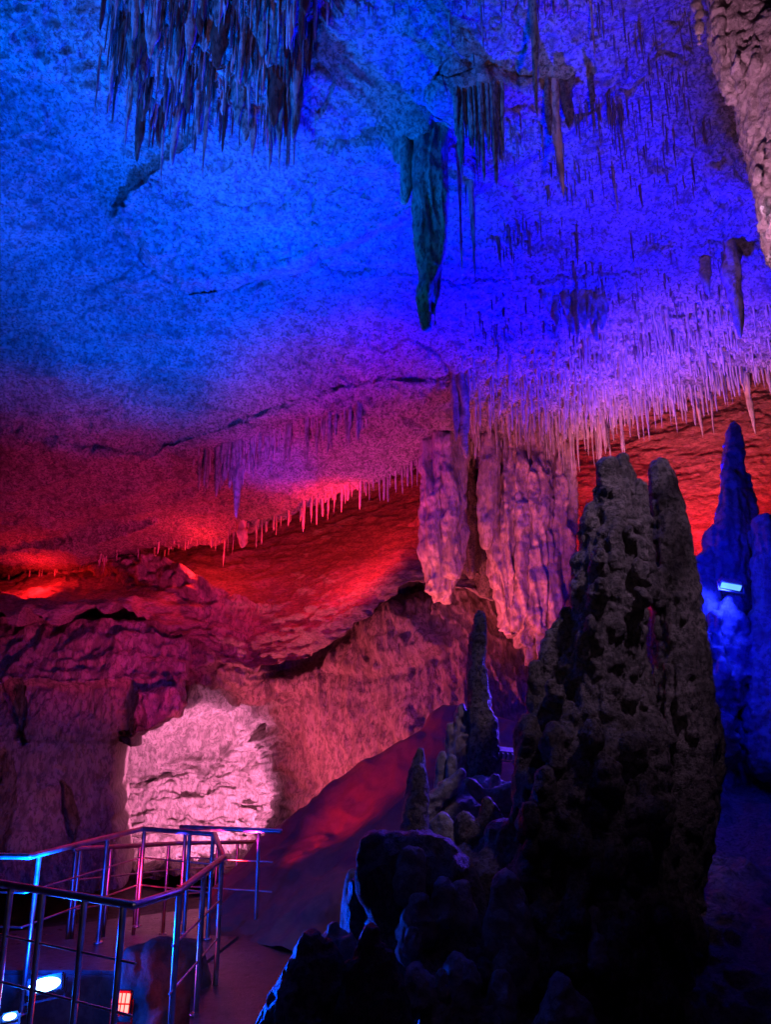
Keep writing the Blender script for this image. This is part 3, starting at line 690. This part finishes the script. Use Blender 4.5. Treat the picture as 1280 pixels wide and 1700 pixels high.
# foreground left boulders
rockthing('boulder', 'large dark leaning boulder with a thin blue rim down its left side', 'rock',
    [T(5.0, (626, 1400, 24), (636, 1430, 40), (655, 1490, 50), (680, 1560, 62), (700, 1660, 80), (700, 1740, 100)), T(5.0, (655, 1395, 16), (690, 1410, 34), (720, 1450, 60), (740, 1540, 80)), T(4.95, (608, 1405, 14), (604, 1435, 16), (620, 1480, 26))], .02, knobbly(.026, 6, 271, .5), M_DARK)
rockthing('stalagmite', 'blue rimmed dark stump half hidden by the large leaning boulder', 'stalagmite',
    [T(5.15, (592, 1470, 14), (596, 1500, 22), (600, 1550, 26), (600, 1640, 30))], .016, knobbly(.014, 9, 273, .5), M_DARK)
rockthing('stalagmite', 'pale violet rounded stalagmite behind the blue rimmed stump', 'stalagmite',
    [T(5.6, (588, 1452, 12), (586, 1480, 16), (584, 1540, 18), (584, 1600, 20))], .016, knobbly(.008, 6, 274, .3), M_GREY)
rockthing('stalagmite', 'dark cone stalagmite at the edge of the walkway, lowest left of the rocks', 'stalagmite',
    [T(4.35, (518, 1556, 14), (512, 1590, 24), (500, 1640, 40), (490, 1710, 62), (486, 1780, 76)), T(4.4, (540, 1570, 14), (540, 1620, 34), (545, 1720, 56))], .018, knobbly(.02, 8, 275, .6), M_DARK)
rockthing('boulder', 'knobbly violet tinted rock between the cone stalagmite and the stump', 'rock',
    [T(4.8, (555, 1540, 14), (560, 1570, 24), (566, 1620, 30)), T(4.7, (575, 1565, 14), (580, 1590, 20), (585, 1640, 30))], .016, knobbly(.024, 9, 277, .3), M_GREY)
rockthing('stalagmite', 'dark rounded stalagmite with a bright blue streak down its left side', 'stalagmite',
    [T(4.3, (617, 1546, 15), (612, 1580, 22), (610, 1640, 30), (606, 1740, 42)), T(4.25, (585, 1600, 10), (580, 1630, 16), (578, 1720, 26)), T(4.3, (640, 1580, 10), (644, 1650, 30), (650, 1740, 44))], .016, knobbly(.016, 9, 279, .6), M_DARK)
rockthing('boulder', 'pinkish rounded rock low in the foreground darkness', 'rock',
    [T(4.5, (758, 1592, 14), (760, 1606, 22), (765, 1660, 34)), T(4.45, (778, 1602, 10), (782, 1630, 18)), T(4.4, (725, 1650, 14), (725, 1720, 34))], .016, knobbly(.016, 8, 281, .3), M_GREY)

rub = []
for k, ((x, y, r_), yy) in enumerate(zip(((735, 1470, 22), (850, 1560, 30), (930, 1640, 34), (690, 1610, 24)), (4.75, 4.6, 4.35, 4.4))):
    rub.append(rockthing('boulder', 'small dark rounded rock in the black rubble heap below the big stalagmites', 'rock',
        [T(yy, (x, y, r_ * .7), (x + 4, y + r_ * .9, r_), (x, y + r_ * 2.2, r_ * 1.2)), T(yy, (x + r_ * .9, y + r_ * .8, r_ * .5), (x + r_, y + r_ * 1.8, r_ * .8))], .016, knobbly(.02, 8, 500 + k, .4), M_GREY, 'rocks of the dark rubble heap'))
g9 = np.random.default_rng(77)
for k in range(16):
    x, y = g9.uniform(650, 1080), g9.uniform(1430, 1660)
    o = rub[k % 4].copy(); C.objects.link(o); p = at(x, y, 4.85 - (y - 1430) / 480 + g9.uniform(-.1, .1))
    o.location = p - np.array([0, 0, .12]); o.rotation_euler = (0, 0, g9.uniform(0, 6.28)); q = g9.uniform(.5, 1.1); o.scale = (q, q, q * g9.uniform(.8, 1.5))
# blue stalagmites on the right
Y2 = 8.8
rockthing('stalagmite', 'tall blue lit stalagmite standing right of the twin towers', 'stalagmite',
    [T(Y2, (1221, 705, 7), (1220, 735, 13), (1217, 790, 20), (1218, 850, 27), (1215, 920, 34), (1212, 1000, 40)), T(Y2, (1238, 790, 8), (1242, 840, 12), (1244, 900, 18)), T(Y2 - .1, (1212, 790, 9), (1206, 850, 12), (1200, 920, 20)),
     T(Y2 - .1, (1184, 880, 8), (1182, 900, 12), (1184, 950, 18))] + rnd_columns(Y2, poly1([(705, 1221), (1000, 1212)]), poly1([(705, 7), (790, 20), (920, 34), (1000, 40)]), 760, 920, 26, 4, 9, 292), .02, ribs(.03, 7, 291), M_GREY)
rockthing('rock_mound', 'blue lit lumpy mound carrying the grey floodlight', 'rock',
    [T(Y2 - .1, (1175, 920, 14), (1165, 960, 24), (1165, 1060, 36), (1170, 1200, 46), (1175, 1330, 60)), T(Y2 + .1, (1225, 950, 30), (1228, 1050, 44), (1228, 1200, 56), (1230, 1330, 70)),
     T(Y2 - .35, (1220, 1000, 14), (1205, 1030, 26), (1215, 1070, 34), (1210, 1150, 30)), T(Y2 - .2, (1190, 1080, 14), (1190, 1160, 22), (1192, 1260, 28)), T(Y2 - .1, (1190, 915, 14), (1225, 905, 18), (1250, 890, 16))]
    + rnd_nodules(Y2 - .45, [(1150, 1000), (1270, 1000), (1280, 1250), (1150, 1250)], 26, 8, 18, 8), .028, knobbly(.045, 5, 293, .9), M_GREY)
rockthing('stalagmite', 'blue lit column cut off by the right edge of the photo', 'stalagmite',
    [T(Y2 - .5, (1270, 865, 12), (1272, 900, 20), (1270, 960, 18), (1272, 1040, 22), (1275, 1140, 30), (1280, 1260, 40)), T(Y2 - .4, (1300, 880, 20), (1310, 960, 34), (1320, 1240, 60))], .022, ribs(.04, 6, 295), M_GREY)

# ------------------------------------------------------------------ drapery curtains under the lip
YDp = 12.3
def folds(a, seed):
    def f(P, n):
        v = ridge(P * np.array([6.5, 6.5, .3]) + 0.35 * fbm(P * 1.2, 2, seed + 3)[:, None], 2, seed)
        return a * v + a * .4 * fbm(P * np.array([8, 8, 5]), 4, seed + 5)
    return f
rockthing('flowstone_curtain', 'hanging flowstone curtain with a glistening rounded tip under the ceiling lip', 'flowstone curtain',
    [T(YDp, (722, 725, 20), (720, 850, 22), (722, 920, 24), (730, 970, 18), (737, 990, 9)), T(YDp, (752, 725, 18), (750, 860, 20), (750, 920, 17), (744, 975, 10)), T(YDp, (712, 740, 12), (712, 880, 14), (718, 950, 13)), T(YDp - .1, (742, 730, 14), (744, 880, 15), (742, 950, 14))],
    .022, folds(.08, 301), M_DRAPE)
rockthing('flowstone_curtain', 'broad folded flowstone curtain tapering down the pink wall', 'flowstone curtain',
    [T(YDp, (850, 715, 24), (842, 860, 24), (838, 950, 22), (842, 1010, 16), (850, 1050, 7)), T(YDp, (890, 705, 26), (890, 860, 28), (885, 960, 28), (876, 1040, 22), (868, 1065, 10)),
     T(YDp - .05, (925, 690, 18), (926, 850, 19), (924, 950, 20), (914, 1030, 18), (905, 1090, 10)), T(YDp - .12, (865, 720, 14), (864, 880, 15), (868, 970, 14), (860, 1040, 9)), T(YDp + .1, (905, 720, 20), (905, 900, 24), (900, 1010, 24), (892, 1090, 14))],
    .022, folds(.11, 311), M_DRAPE)
rockthing('flowstone_curtain', 'small pointed flowstone curtain between the two large ones', 'flowstone curtain',
    [T(YDp - .2, (815, 730, 16), (812, 850, 15), (810, 885, 10), (808, 905, 4))], .022, folds(.05, 321), M_DRAPE)
rockthing('flowstone_curtain', 'short dark flowstone curtain behind the gap between the large ones', 'flowstone curtain',
    [T(YDp + .6, (778, 720, 22), (780, 850, 18), (785, 920, 14), (786, 955, 8)), T(YDp + .7, (795, 720, 16), (800, 900, 12), (806, 980, 8))], .022, folds(.07, 331), M_DARK)

# ------------------------------------------------------------------ hanging rock near the camera, top right
YH = 4.6
rockthing('hanging_rock', 'rough pinkish hanging rock with stubby drips filling the top right corner', 'hanging rock',
    [T(YH, (1290, -140, 110), (1282, -20, 95), (1285, 60, 84), (1295, 130, 84), (1304, 200, 84), (1320, 280, 80), (1330, 350, 76), (1338, 410, 70)),
     T(YH - .1, (1240, 20, 50), (1245, 100, 48), (1262, 180, 44), (1282, 260, 42), (1296, 340, 40), (1300, 410, 30)),
     T(YH - .25, (1290, 60, 60), (1310, 160, 60), (1330, 260, 60)), T(YH - .15, (1272, 300, 22), (1276, 370, 20), (1276, 420, 10), (1274, 438, 5)),
     T(YH + .1, (1380, -140, 140), (1390, 100, 130), (1420, 300, 120), (1440, 420, 90)),
     T(YH - .1, (1205, -60, 34), (1200, 0, 30), (1200, 60, 26), (1206, 120, 18), (1215, 165, 10)), T(YH - .2, (1188, -40, 16), (1192, 40, 13), (1196, 80, 10), (1198, 110, 5)),
     T(YH - .2, (1155, -60, 14), (1158, 10, 10), (1160, 50, 8), (1161, 74, 3)), T(YH - .22, (1220, -20, 16), (1224, 60, 14), (1228, 120, 12), (1230, 150, 5))]
    + rnd_nodules(YH - .35, [(1200, 0), (1380, 0), (1380, 400), (1270, 400), (1230, 200)], 26, 6, 14, 9), .018, knobbly(.03, 9, 341, .7), M_HANG)

# ------------------------------------------------------------------ stalactites
def stal_mesh(seed, kind):
    g = np.random.default_rng(seed)
    nr, seg = (26, 11) if kind != 'straw' else (14, 8)
    t = np.linspace(0, 1, nr)
    if kind == 'straw': r_ = 0.55 + 0.45 * (1 - t) ** 2; r_ *= np.where(t > .93, .6, 1)
    elif kind == 'icicle': r_ = (1 - t) ** 0.75 * 0.9 + 0.06
    elif kind == 'thick': r_ = (0.62 + 0.38 * (1 - t)) * np.sqrt(np.clip(1 - t ** 5, 0, 1)) + .02
    else: r_ = (1 - t ** 2.2) * 0.85 + 0.1
    r_ = r_ * (1 + 1.1 * np.clip(1 - t / .16, 0, 1) ** 2)
    a = np.linspace(0, 2 * math.pi, seg, endpoint=False)
    A, TT = np.meshgrid(a, t)
    Q = np.stack([np.cos(A) * 1.3, np.sin(A) * 1.3, TT * 5], -1) + g.uniform(0, 90, 3)
    amp = {'straw': .26, 'icicle': .40, 'thick': .50, 'curtain': .45}[kind]
    rad = r_[:, None] * (1 + amp * fbm(Q, 3, seed) + amp * .5 * vn(Q * np.array([2.2, 2.2, .3]), seed + 2))
    wob = np.stack([vn(np.c_[t * 3, t * 0, t * 0] + seed * 1.3, 5), vn(np.c_[t * 3, t * 0, t * 0] + seed * 2.1, 6)], 1) * .25 * (t[:, None])
    sx = 1.9 if kind == 'curtain' else 1.0
    V = np.stack([np.cos(A) * rad * sx + wob[:, :1], np.sin(A) * rad + wob[:, 1:], -TT], -1)
    V[-1, :, :2] = V[-1, :, :2].mean(0) + (V[-1, :, :2] - V[-1, :, :2].mean(0)) * .3
    return V.reshape(-1, 3), gridfaces(nr, seg, True)
LIB = {k: [stal_mesh(400 + 31 * i + 7 * j, k) for i in range(7)] for j, k in enumerate(('straw', 'icicle', 'thick', 'curtain'))}
MESHES = {}
def stal_obj_mesh(kind, i, mat):
    key = (kind, i, mat.name)
    if key not in MESHES:
        V, Fc = LIB[kind][i]; me = npmesh('stalactite', V, Fc); me.materials.append(mat); MESHES[key] = me
    return MESHES[key]
PLACED = []
def stalactite(px, py0, py1, wpx, kind, label, group, mat=M_STAL, dY=0.0, Y=None, up=0.3):
    if Y is None: Y = float(ceil_depth(px, py0)) + dY
    p0 = at(px, py0, Y); z1 = at(px, py1, Y)[2]
    r_ = wpx * .5 * np.linalg.norm(at(px, py0, Y) - CAM) / F * 1.0
    r_ = wpx * .5 * (Y / dirs(px, (py0 + py1) / 2)[1]) / F
    i = random.randrange(7)
    o = bpy.data.objects.new('stalactite', stal_obj_mesh(kind, i, mat)); C.objects.link(o)
    o.location = (p0[0], p0[1], p0[2] + up); o.scale = (r_, r_, max(p0[2] + up - z1, .03)); o.rotation_euler = (random.uniform(-.02, .02), random.uniform(-.02, .02), random.uniform(0, 6.28) if kind != 'curtain' else random.uniform(-.5, .5))
    return tag(o, label, 'stalactite', group)
N_IND = 0
U = random.uniform
# a) great blue cluster at the upper left
GA = 'blue stalactites of the dense cluster'
LA = 'ribbed stalactite packed into the dense blue and brown cluster high on the ceiling'
apoly = [(175, -60), (185, 130), (250, 190), (340, 180), (430, 205), (495, 190), (505, 70), (560, -20), (520, -80)]
cnt = 0
while cnt < 90:
    x, y = U(175, 520), U(-70, 190)
    if sdf(x, y, apoly) < 3: continue
    k_ = random.choice(('thick', 'icicle', 'thick', 'curtain'))
    stalactite(x, y, y + U(50, 110), U(9, 22) if k_ != 'curtain' else U(12, 24), k_, LA, GA, random.choice((M_STAL, M_BROWN, M_BROWN, M_GREENISH))); cnt += 1
for x, y0, y1, w, lab in ((345, 150, 293, 13, 'long hanging stalactite below the middle of the dense blue cluster'), (274, 170, 303, 9, 'thin pointed stalactite, longest at the bottom of the dense blue cluster'),
                     (452, 130, 288, 12, 'slender teal stalactite, first of the pair at the cluster end'), (469, 130, 290, 13, 'slender teal stalactite, second of the pair at the cluster end'),
                     (222, 120, 246, 12, 'tapered dark stalactite hanging off the near side of the dense cluster'), (167, 80, 204, 7, 'lone thin stalactite on the rough ceiling beside the dense cluster'),
                     (297, 160, 276, 18, 'brown stalactite with a ragged tip under the dense cluster'), (494, 80, 235, 22, 'broad teal stalactite closing the end of the dense cluster')):
    stalactite(x, y0, y1, w, 'icicle' if w < 18 else 'thick', lab, None, M_GREENISH if 'teal' in lab else M_STAL)
# b) the great central stalactite
YG = float(ceil_depth(705, 225))
rockthing('stalactite', 'great ribbed teal stalactite hanging alone at the centre of the blue ceiling', 'stalactite',
    [T(YG, (705, 180, 30), (708, 240, 26), (711, 330, 23), (713, 420, 20), (712, 480, 14), (711, 520, 8), (712, 545, 3)), T(YG, (730, 220, 12), (731, 300, 12), (728, 420, 9), (724, 500, 5), (723, 540, 2)),
     T(YG - .05, (697, 215, 11), (698, 300, 10), (702, 420, 9)), T(YG - .08, (716, 215, 10), (717, 320, 9), (718, 440, 7))], .016, folds(.05, 351), M_GREENISH)
rockthing('stalactite', 'shorter teal stalactite fused to the root of the great central one', 'stalactite',
    [T(YG - .02, (675, 195, 14), (674, 250, 11), (672, 300, 7), (670, 336, 3)), T(YG, (660, 205, 9), (661, 240, 6), (662, 270, 3))], .014, folds(.04, 353), M_GREENISH)
# c) clusters right of centre
GC = 'stalactites of the teal curtain right of centre'
LC = 'thin teal stalactite in the ragged curtain right of the great central one'
for k in range(26):
    x = U(755, 835); stalactite(x, U(115, 150), U(215, 310), U(7, 14), random.choice(('icicle', 'thick', 'straw')), LC, GC, M_GREENISH)
for x, y0, y1, w, m, lab in ((886, -10, 195, 22, M_GREENISH, 'thick teal stalactite reaching down from the top edge of the photo'), (920, 150, 330, 24, M_STAL, 'brown topped stalactite with a long thin blue tip'),
                     (938, 140, 215, 30, M_DARK, 'wide dark stalactite stub beside the brown topped one'), (910, 140, 225, 16, M_DARK, 'dark stalactite stub touching the brown topped one'), (982, 130, 215, 15, M_DARK, 'dark lone stalactite on the deep blue ceiling'),
                     (746, 5, 82, 9, M_STAL, 'short dark stalactite near the top edge above the central one'), (797, 0, 90, 5, M_STAL, 'hair thin stalactite near the top edge right of the short dark one'),
                     (981, 0, 100, 7, M_HANG, 'reddish thin stalactite near the top edge'), (760, 235, 470, 10, M_STAL, 'long thin dark stalactite just right of the great central one'),
                     (781, 300, 465, 14, M_STAL, 'second dark stalactite right of the great central one'), (1017, 280, 360, 9, M_STAL, 'small dark stalactite on the right of the blue ceiling'),
                     (1213, 410, 560, 30, M_GREY, 'stout blunt blue stalactite over the tall blue stalagmite'), (1170, 420, 490, 22, M_GREY, 'shorter blue stalactite left of the stout blunt one'),
                     (768, 630, 762, 22, M_GREY, 'stout blue stalactite above the flowstone curtains'), (755, 630, 735, 16, M_GREY, 'blue stalactite partly behind the stout one above the curtains'),
                     (396, 752, 862, 27, M_GREY, 'largest violet stalactite under the tilted slab'), (363, 752, 826, 19, M_GREY, 'shorter violet stalactite beside the largest one under the slab'),
                     (1240, 640, 722, 17, M_STRAW, 'pale tapered stalactite hanging behind the tall blue stalagmite'), (1180, 642, 724, 8, M_STRAW, 'long pale stalactite with a bright droplet at its tip'),
                     (1157, 655, 728, 11, M_STRAW, 'tall pale stalactite left of the one with the droplet'), (993, 715, 795, 11, M_STRAW, 'white pink pointed stalactite above the twin towers'),
                     (938, 740, 850, 10, M_STRAW, 'pale knobbly stalactite at the edge of the broad curtain'), (937, 700, 729, 17, M_GREY, 'blunt violet stalactite stub in the pink fringe'),
                     (374, 895, 942, 7, M_STRAW, 'thin pale stalactite hanging low in front of the red recess'), (402, 870, 910, 24, M_STRAW, 'broad pale stalactite stub on the lip over the red recess'),
                     (1006, 690, 748, 14, M_DARK, 'black stalactite at the edge of the pink fringe')):
    stalactite(x, y0, y1, w, 'thick' if 'blunt' in lab or 'stub' in lab or 'stout' in lab else 'icicle', lab, None, m)
# blue hanging cluster
GD = 'stalactites of the dark blue clump'
LD = 'blunt dark blue stalactite in the clump above the pink fringe'
for k in range(20):
    x = U(900, 1010); y = 480 + (x - 955) * .15 + U(-12, 12); stalactite(x, y, y + U(50, 105) * (1 - abs(x - 965) / 110), U(10, 20), random.choice(('thick', 'curtain')), LD, GD, M_GREY)
# d) slab edge
GE = 'small stalactites under the tilted violet slab'
LE = 'small violet stalactite in the row beneath the tilted ceiling slab'
slab_e = poly1([(320, 752), (400, 735), (480, 700), (600, 668)])
for k in range(46):
    x = U(320, 600); y = slab_e(x) + U(0, 26); stalactite(x, y, y + U(25, 62), U(6, 14), random.choice(('icicle', 'thick', 'straw')), LE, GE, M_GREY, up=.32)
# e) fringe along the lip
GF = 'pale stalactites of the fringe along the ceiling lip'
LF = 'thin pale pink stalactite in the long fringe along the lip of the ceiling'
for k in range(84):
    x = 770 + 510 * ((k + U(0, 1)) / 84); stalactite(x, E1(x) - U(2, 26), E1(x) + U(14, 62), U(4, 9), random.choice(('icicle', 'icicle', 'straw', 'thick')), LF, GF, M_STRAW)
GG = 'small stalactites along the lip over the red recess'
LG = 'tiny dark pink stalactite along the lip over the red recess'
for k in range(34):
    x = 420 + 340 * ((k + U(0, 1)) / 34); stalactite(x, E1(x) - U(0, 8), E1(x) + U(14, 45), U(4, 9), random.choice(('icicle', 'straw')), LG, GG, M_STRAW)
# the uncounted rest: straws too many to tell apart
parts = []
def add_straw(px, py0, L_, w, kind='straw'):
    Y = float(STRAW_Y(px, py0)); parts.append((px, py0, L_, w, kind, Y))
def batch(n, fx, kinds, lo, hi, w0, w1, seed):
    g = np.random.default_rng(seed)
    P = np.array([fx(g) for _ in range(n)])
    Y = ceil_depth(P[:, 0], P[:, 1]); p0 = at(P[:, 0], P[:, 1], Y)
    L_ = g.uniform(lo, hi, n) * (0.5 + 0.8 * g.random(n)); z1 = at(P[:, 0], P[:, 1] + L_, Y)[:, 2]
    for i in range(n):
        V, Fc = LIB[kinds[i % len(kinds)]][g.integers(7)]
        r_ = g.uniform(w0, w1) * .5 * Y[i] / F
        c, s = math.cos(i * 2.4), math.sin(i * 2.4)
        W = V.copy(); W[:, :2] = W[:, :2] @ np.array([[c, s], [-s, c]]) * r_
        W[:, 2] *= (p0[i, 2] + .28 - z1[i]); W += p0[i] + np.array([0, 0, .28]); parts.append((W, Fc))
def rnd_poly(poly):
    xs = [p[0] for p in poly]; ys = [p[1] for p in poly]
    def f(g):
        while True:
            x, y = g.uniform(min(xs), max(xs)), g.uniform(min(ys), max(ys))
            if sdf(x, y, poly) > 0: return x, y
    return f
batch(620, lambda g: (lambda x: (x, E1(x) - 4 - abs(g.normal(0, 60))))(g.uniform(765, 1330)), ('straw', 'icicle', 'thick'), 14, 40, 3.5, 8, 51)
batch(330, rnd_poly([(760, 560), (1000, 520), (1330, 470), (1330, 610), (1000, 680), (780, 760)]), ('straw', 'icicle', 'thick'), 12, 34, 3.5, 8, 52)
batch(200, rnd_poly(apoly), ('thick', 'icicle', 'curtain', 'straw'), 24, 70, 5, 12, 55)
batch(60, lambda g: (lambda x: (x, E1(x) - g.uniform(0, 14)))(g.uniform(-60, 320)), ('straw',), 8, 26, 2.5, 5, 56)
batch(80, lambda g: (lambda x: (x, E1(x) - g.uniform(0, 12)))(g.uniform(320, 780)), ('straw', 'icicle'), 10, 34, 3, 6, 57)
batch(70, lambda g: (lambda x: (x, slab_e(x) + g.uniform(4, 30)))(g.uniform(310, 620)), ('straw', 'icicle'), 8, 30, 3, 6, 58)
V, Fc = join_np(parts)
st = link('stalactites', npmesh('stalactites', V, Fc), M_STRAW)
tag(st, 'countless tiny pale straw stalactites bristling along the fringe and lips of the ceiling', 'stalactites', kind='stuff')
parts.clear()
def clumps(poly, n, sx, sy, seed):
    g0 = np.random.default_rng(seed); f0 = rnd_poly(poly); cs = [f0(g0) for _ in range(n)]
    def f(g):
        while True:
            c = cs[g.integers(n)]
            x, y = c[0] + g.normal(0, sx), c[1] + g.normal(0, sy)
            if sdf(x, y, poly) > -20: return x, y
    return f
batch(420, clumps([(780, 180), (1000, 60), (1130, 60), (1190, 240), (1200, 420), (1000, 470), (780, 540)], 34, 26, 14, 5), ('straw', 'icicle', 'straw', 'thick'), 10, 48, 2.2, 5.5, 53)
batch(130, clumps([(540, -60), (1130, -60), (1130, 60), (800, 60), (600, 20)], 14, 22, 12, 6), ('straw', 'icicle'), 14, 50, 2.5, 6, 54)
batch(360, rnd_poly(apoly), ('straw', 'icicle', 'thick', 'straw'), 24, 90, 3, 9, 59)
batch(200, clumps([(790, 480), (1000, 440), (1260, 430), (1260, 540), (1000, 600), (800, 660)], 22, 24, 12, 7), ('straw', 'thick'), 9, 30, 2.6, 6, 60)
V, Fc = join_np(parts)
st = link('stalactites', npmesh('stalactites', V, Fc), M_SHADED)
tag(st, 'countless small dark stalactites scattered over the deep blue upper ceiling', 'stalactites', kind='stuff')

# ------------------------------------------------------------------ lights
def lamp(kind, pos, col, watts, target=None, angle=90, blend=.6, rad=.12):
    l = bpy.data.lights.new('cave_light', kind); o = bpy.data.objects.new('cave_light', l); C.objects.link(o)
    l.color = col; l.energy = watts; l.shadow_soft_size = rad
    o.location = tuple(float(v) for v in pos)
    if kind == 'SPOT':
        l.spot_size = R(angle); l.spot_blend = blend
        o.rotation_euler = (Vector(target) - Vector(o.location)).to_track_quat('-Z', 'Y').to_euler()
    return o
BLUE = (0.0, 0.010, 1.0); CYAN = (0.0, 0.17, 1.0); RED = (1.0, 0.015, 0.02); PINK = (1.0, 0.16, 0.28); WARM = (1.0, 0.52, 0.42)
ceil_at = lambda x, y: at(x, y, float(ceil_depth(x, y)))
# deep blue from behind the tall stalagmites
lamp('SPOT', at(1130, 1200, 9.3), (0.0, 0.002, 1.0), 14500, ceil_at(1010, 200), 92, .8)
lamp('SPOT', at(960, 1180, 9.2), (0.0, 0.003, 1.0), 4600, ceil_at(540, 430), 54, .9)
# pale blue from the floodlight on the floor at the left, and another past the left edge
lamp('SPOT', pBL + np.array([0, -.1, .15]), (0.0, 0.075, 1.0), 14000, ceil_at(90, 290), 70, .9, .1)
lamp('SPOT', (-6.0, 3.2, 0.3), (0.0, 0.12, 1.0), 14000, ceil_at(340, 60), 40, .9, .1)
lamp('SPOT', (-4.0, 2.0, 0.2), (0.0, 0.30, 0.75), 1100, at(705, 360, YG), 14, .9, .1)  # added narrow spot, brightens the great central stalactite
lamp('SPOT', pBL + np.array([.1, -.15, .35]), (0.0, 0.06, 1.0), 1100, (-0.2, 4.6, 0.5), 44, .8, .06)
lamp('POINT', pBL + np.array([.0, -.16, .12]), (0.0, 0.05, 1.0), 75, rad=.05)
lamp('POINT', pW + np.array([.05, -.15, .12]), (0.0, 0.12, 1.0), 6, rad=.05)
lamp('POINT', pRD + np.array([0, -.16, 0.08]), RED, 2.5, rad=.05)
# the pale blue fixture on the right, and blue lamps behind the stalagmite mass
lamp('SPOT', pFX + np.array([-.05, -.12, -.06]), (0.01, 0.02, 1.0), 70, at(1165, 1010, 8.3), 150, .6, .06)
lamp('SPOT', at(1150, 930, 7.4), (0.0, 0.004, 1.0), 80, at(1220, 960, 8.8), 150, .5, .1)
lamp('POINT', at(1262, 1010, 7.2), (0.0, 0.004, 1.0), 22, rad=.1)
lamp('SPOT', at(975, 1080, 7.9), (0.10, 0.04, 1.0), 260, at(795, 1265, 6.5), 50, .8, .08)  # unseen lamp added in place of blue bounce from the ceiling
# red lamps in the recess
lamp('POINT', at(60, 968, 16.2), (1.0, 0.008, 0.012), 55, rad=.1)
lamp('POINT', at(330, 935, 15.2), RED, 70, rad=.15)
lamp('SPOT', at(560, 905, 13.0), RED, 330, at(540, 860, 17), 150, .6, .2)
lamp('SPOT', at(380, 1440, 9.2), RED, 260, at(660, 1265, 11), 46, .9)  # added down at the landing to redden the clay slope
lamp('SPOT', at(1080, 905, 11.9), RED, 520, at(1110, 740, 14.5), 140, .5, .2)
lamp('SPOT', at(1228, 840, 11.6), RED, 300, at(1240, 720, 14), 130, .5, .2)
# pink wash over the wall and the fringe
lamp('SPOT', at(230, 1385, 12.8), (1.0, 0.10, 0.20), 1250, at(680, 1100, 14.4), 104, .9)
lamp('SPOT', at(300, 1420, 9.0), (0.05, 0.03, 1.0), 3600, at(465, 712, 13.2), 17, 1.0)  # added blue spot, sets off the stalactites under the slab
lamp('SPOT', at(610, 1190, 11.2), (1.0, 0.13, 0.16), 560, at(840, 900, 12.3), 60, .9)  # added in mid-air to bring pink onto the curtains
lamp('SPOT', at(812, 1165, 9.9), (1.0, 0.13, 0.18), 300, at(830, 900, 12.3), 84, .9)  # weaker frontal spot, also added for the curtains
lamp('SPOT', at(40, 1450, 10.6), (1.0, 0.16, 0.24), 80, at(60, 1250, 13.6), 66, .9)  # added to lift the dark side wall
lamp('SPOT', at(200, 1500, 8.6), RED, 90, at(310, 1410, 10.8), 70, .8)
lamp('SPOT', at(1085, 1140, 9.7), (1.0, 0.24, 0.38), 2000, at(1150, 640, 11.6), 62, .9)
lamp('SPOT', at(905, 1130, 9.6), (1.0, 0.16, 0.34), 420, ceil_at(880, 720), 44, 1.0)
lamp('SPOT', at(380, 1400, 9.3), (1.0, 0.025, 0.22), 2000, at(140, 790, 15.5), 62, 1.0)
lamp('SPOT', at(420, 1420, 9.2), (1.0, 0.03, 0.62), 2500, ceil_at(560, 730), 46, 1.0)  # added magenta spot for the underside of the slab
# white pink niche light
lamp('SPOT', at(285, 1405, 16.5), (1.0, 0.25, 0.60), 1450, at(350, 1230, 19), 150, .9)
# dim unseen fill spots added around the camera, each lifting one thing
lamp('SPOT', (1.35, 2.9, 3.9), (1.0, 0.40, 0.78), 400, at(1350, 160, 4.6), 76, .6, .1)  # added in mid-air close to the hanging rock
lamp('SPOT', (-1.0, -0.5, 1.0), (1.0, 0.35, 0.25), 420, ceil_at(360, 80), 23, 1.0, .3)
lamp('SPOT', (2.7, 3.5, 6.4), (0.80, 0.5, 0.95), 290, at(1035, 890, 5.3), 38, 1.0, .08)  # added overhead to bring out relief on the stalagmite mass
lamp('SPOT', (-1.6, -1.0, 3.0), (1.0, 0.66, 0.85), 34, at(1060, 960, 5.3), 24, .8, .2)
lamp('SPOT', (0.5, 3.2, 4.6), (0.45, 0.2, 1.0), 6, (0.5, 4.6, 1.2), 80, 1.0, .1)  # added overhead, faint violet on the rubble tops
lamp('SPOT', (-0.8, 0.8, 3.6), (1.0, 0.6, 0.9), 45, at(160, 1520, 6.0), 30, 1.0, .3)  # added fill for the near railing

w = bpy.data.worlds.new('World'); S.world = w; w.use_nodes = True
bg = w.node_tree.nodes['Background']; bg.inputs[0].default_value = (0.10, 0.04, 0.35, 1); bg.inputs[1].default_value = 0.01

S.view_settings.view_transform = 'Standard'; S.view_settings.look = 'None'; S.view_settings.gamma = 1; S.view_settings.exposure = 0
S.cycles.max_bounces = 5; S.cycles.diffuse_bounces = 3; S.cycles.glossy_bounces = 3
S.cycles.use_denoising = True
S.cycles.sample_clamp_indirect = 3
S.cycles.use_adaptive_sampling = False
